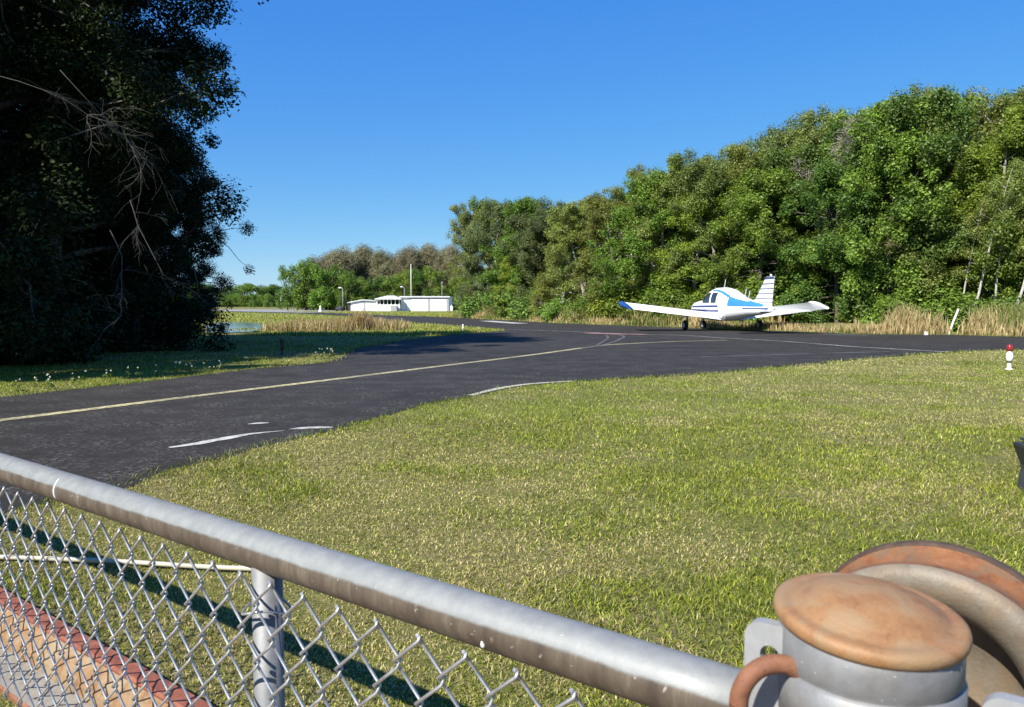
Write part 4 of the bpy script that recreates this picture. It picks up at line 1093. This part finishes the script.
for f in ((0, 1, 5, 4), (1, 2, 5), (2, 3, 4, 5), (3, 0, 4)): q.bm.faces.new([V4[i] for i in f])
o = q.build('roof', M['roof']); o.parent = pv
hb(pv, 'stair', M['trim'], 392.5, 398.5, 305.5, 311.2, -.7, -.02)
# left shed
sh = empty('shed', (xw(364, YB), YB + .6, 0), 0, 'low white shed with a shallow gable roof, furthest from the wood', 'shed')
hb(sh, 'wall', M['white_wall'], 350.3, 377.6, 301.2, 311.2, 0, 5)
q = MB(); xa, xb, xm = xw(347.2, YB) - sh.location.x, xw(378.2, YB) - sh.location.x, xw(362, YB) - sh.location.x
q.poly([(xa, -.4, zpx(302.4)), (xm, -.4, zpx(299.4)), (xb, -.4, zpx(300.9)), (xb, -.4, zpx(301.6) + .09), (xm, -.4, zpx(300.5)), (xa, -.4, zpx(303.1))], (0, 5.8, 0)); o = q.build('roof', M['roof']); o.parent = sh
hb(sh, 'door', M['door_white'], 351.6, 363.2, 302.8, 311.0, -.08, -.003)
hb(sh, 'door', M['door_white'], 365.2, 376.6, 302.8, 311.0, -.08, -.003)
hb(sh, 'door_post', M['trim'], 363.5, 364.9, 302.3, 311.0, -.10, -.003)
hb(sh, 'lean_to', M['dark'], 346.9, 350.2, 304.2, 311.2, .5, 3)
q = MB(); p = gp(451.6, 311.4); q.box((p.x, p.y, .45), (.42, .42, .75), bev=.08); q.lathe([(.1, 0), (.1, .15), (.06, .2)], 12, Matrix.Translation((p.x, p.y, .83))); o = q.build('white_tank', M['white_wall']); tag(o, 'small white tank beside the right end of the long hangar', 'tank')
# poles
def pole(px, yt, Y, label, lamp=False, r=.07, mat=M['whitepost']):
    x = xw(px, Y); zt_ = HC + (HOR - yt) / F * Y; o = empty('lamp_post' if lamp else 'pole', (x, Y, 0), 0, label, 'lamp post' if lamp else 'pole')
    q = MB(); q.tube([(0, 0, -.2), (0, 0, zt_)], [r, r * .6], 10); b = q.build('shaft', mat); b.parent = o
    q = MB()
    if lamp: q.tube([(0, 0, zt_ - .05), (-.3, 0, zt_ + .12), (-.55, 0, zt_ + .12)], .04, 8); q.box((-.5, 0, zt_ + .12), (.42, .22, .2), bev=.05); nm = 'lamp_head'
    else: q.lathe([(0, 0), (.08, .04), (.08, .1), (0, .16)], 12, Matrix.Translation((0, 0, zt_))); nm = 'finial'
    b = q.build(nm, M['white']); b.parent = o; return o
pole(411.4, 265, YB + 9, 'tall white pole standing behind the long white hangar', r=.085)
pole(442.2, 283, YB + 9, 'shorter grey pole behind the right hangar door', r=.055, mat=M['trim'])
pole(343.2, 288.5, YB + 4, 'lamp post with a white head left of the white shed', True, .06, M['trim'])
pole(404.6, 287.5, YB + 9, 'lamp post whose head shows above the pavilion roof', True, .05, M['trim'])
pole(281.5, 296, 210, 'far pale pole on the airfield left of the hangar wood', False, .12)
# far white marker and a dark cart on the apron
p = gp(320.5, 312); q = MB(); q.lathe([(0, 0), (.32, 0), (.30, .12), (.12, .55), (.10, .9), (0, .95)], 14, Matrix.Translation((p.x, p.y, 0))); o = q.build('cone_marker', M['white']); tag(o, 'white cone-shaped marker beyond the reeds on the far pavement', 'marker')
p = gp(339.4, 311.3); ct = empty('utility_cart', (p.x, p.y, 0), 0, 'small dark cart parked left of the white shed', 'cart')
q = MB(); q.box((0, 0, .42), (.95, 1.6, .34), bev=.06); q.box((0, .3, .68), (.9, .5, .25), bev=.05); o = q.build('body', M['darkbox']); o.parent = ct
for sx in (-.42, .42):
    for sy in (-.55, .55):
        q = MB(); q.lathe([(0, -.07), (.2, -.07), (.24, -.04), (.24, .04), (.2, .07), (0, .07)], 16, Matrix.Translation((sx, sy, .24)) @ Matrix.Rotation(R(90), 4, 'Y')); o = q.build('wheel', M['tyre']); o.parent = ct

# ------------------------------------------------------------------ WORLD, SUN, CAMERA
W = bpy.data.worlds.new('World'); S.world = W; W.use_nodes = True
nt = W.node_tree; bg = nt.nodes['Background']
sky = nt.nodes.new('ShaderNodeTexSky'); sky.sky_type = 'NISHITA'; sky.sun_disc = False
sky.sun_elevation = SUN_EL; sky.sun_rotation = SUN_AZ; sky.altitude = 0; sky.air_density = 1.0; sky.dust_density = 0.0; sky.ozone_density = 6.0
hsv = nt.nodes.new('ShaderNodeHueSaturation'); hsv.inputs['Saturation'].default_value = 1.22; hsv.inputs['Hue'].default_value = 0.510
EXPO, SKY = 0.95, 0.088
nt.links.new(sky.outputs[0], hsv.inputs['Color'])
sep = nt.nodes.new('ShaderNodeSeparateColor'); com = nt.nodes.new('ShaderNodeCombineColor'); nt.links.new(hsv.outputs[0], sep.inputs[0])
kk = SKY * 2 ** EXPO
for i, (g_, p_) in enumerate(((.48, .76), (.655, .60), (.885, .24))):     # clear even azure: softer horizon whitening per channel
    pw = nt.nodes.new('ShaderNodeMath'); pw.operation = 'POWER'; pw.inputs[1].default_value = p_
    ml = nt.nodes.new('ShaderNodeMath'); ml.operation = 'MULTIPLY'; ml.inputs[1].default_value = g_ * kk ** p_ / kk
    nt.links.new(sep.outputs[i], pw.inputs[0]); nt.links.new(pw.outputs[0], ml.inputs[0]); nt.links.new(ml.outputs[0], com.inputs[i])
nt.links.new(com.outputs[0], bg.inputs[0]); bg.inputs[1].default_value = SKY
sl = bpy.data.lights.new('sun', 'SUN'); sl.energy = 5.0; sl.angle = R(.53); sl.color = (1, .955, .87)
so = bpy.data.objects.new('sun', sl); COL.objects.link(so); so.rotation_euler = (-TO_SUN).to_track_quat('-Z', 'Y').to_euler(); so.location = (0, 0, 30)
cd = bpy.data.cameras.new('camera'); cam = bpy.data.objects.new('camera', cd); COL.objects.link(cam)
cd.sensor_width = 36; cd.lens = F / 1024 * 36; cd.clip_start = .02; cd.clip_end = 6000
cam.location = CAM; cam.rotation_euler = (R(90) - PIT, 0, 0)
cd.dof.use_dof = True; cd.dof.focus_distance = 4.0; cd.dof.aperture_fstop = 13
S.camera = cam
S.render.resolution_x, S.render.resolution_y = 1024, 707
S.view_settings.view_transform = 'Standard'; S.view_settings.look = 'None'; S.view_settings.gamma = 1; S.view_settings.use_curve_mapping = False
S.view_settings.exposure = 0.95
S.cycles.max_bounces = 6; S.cycles.transparent_max_bounces = 4
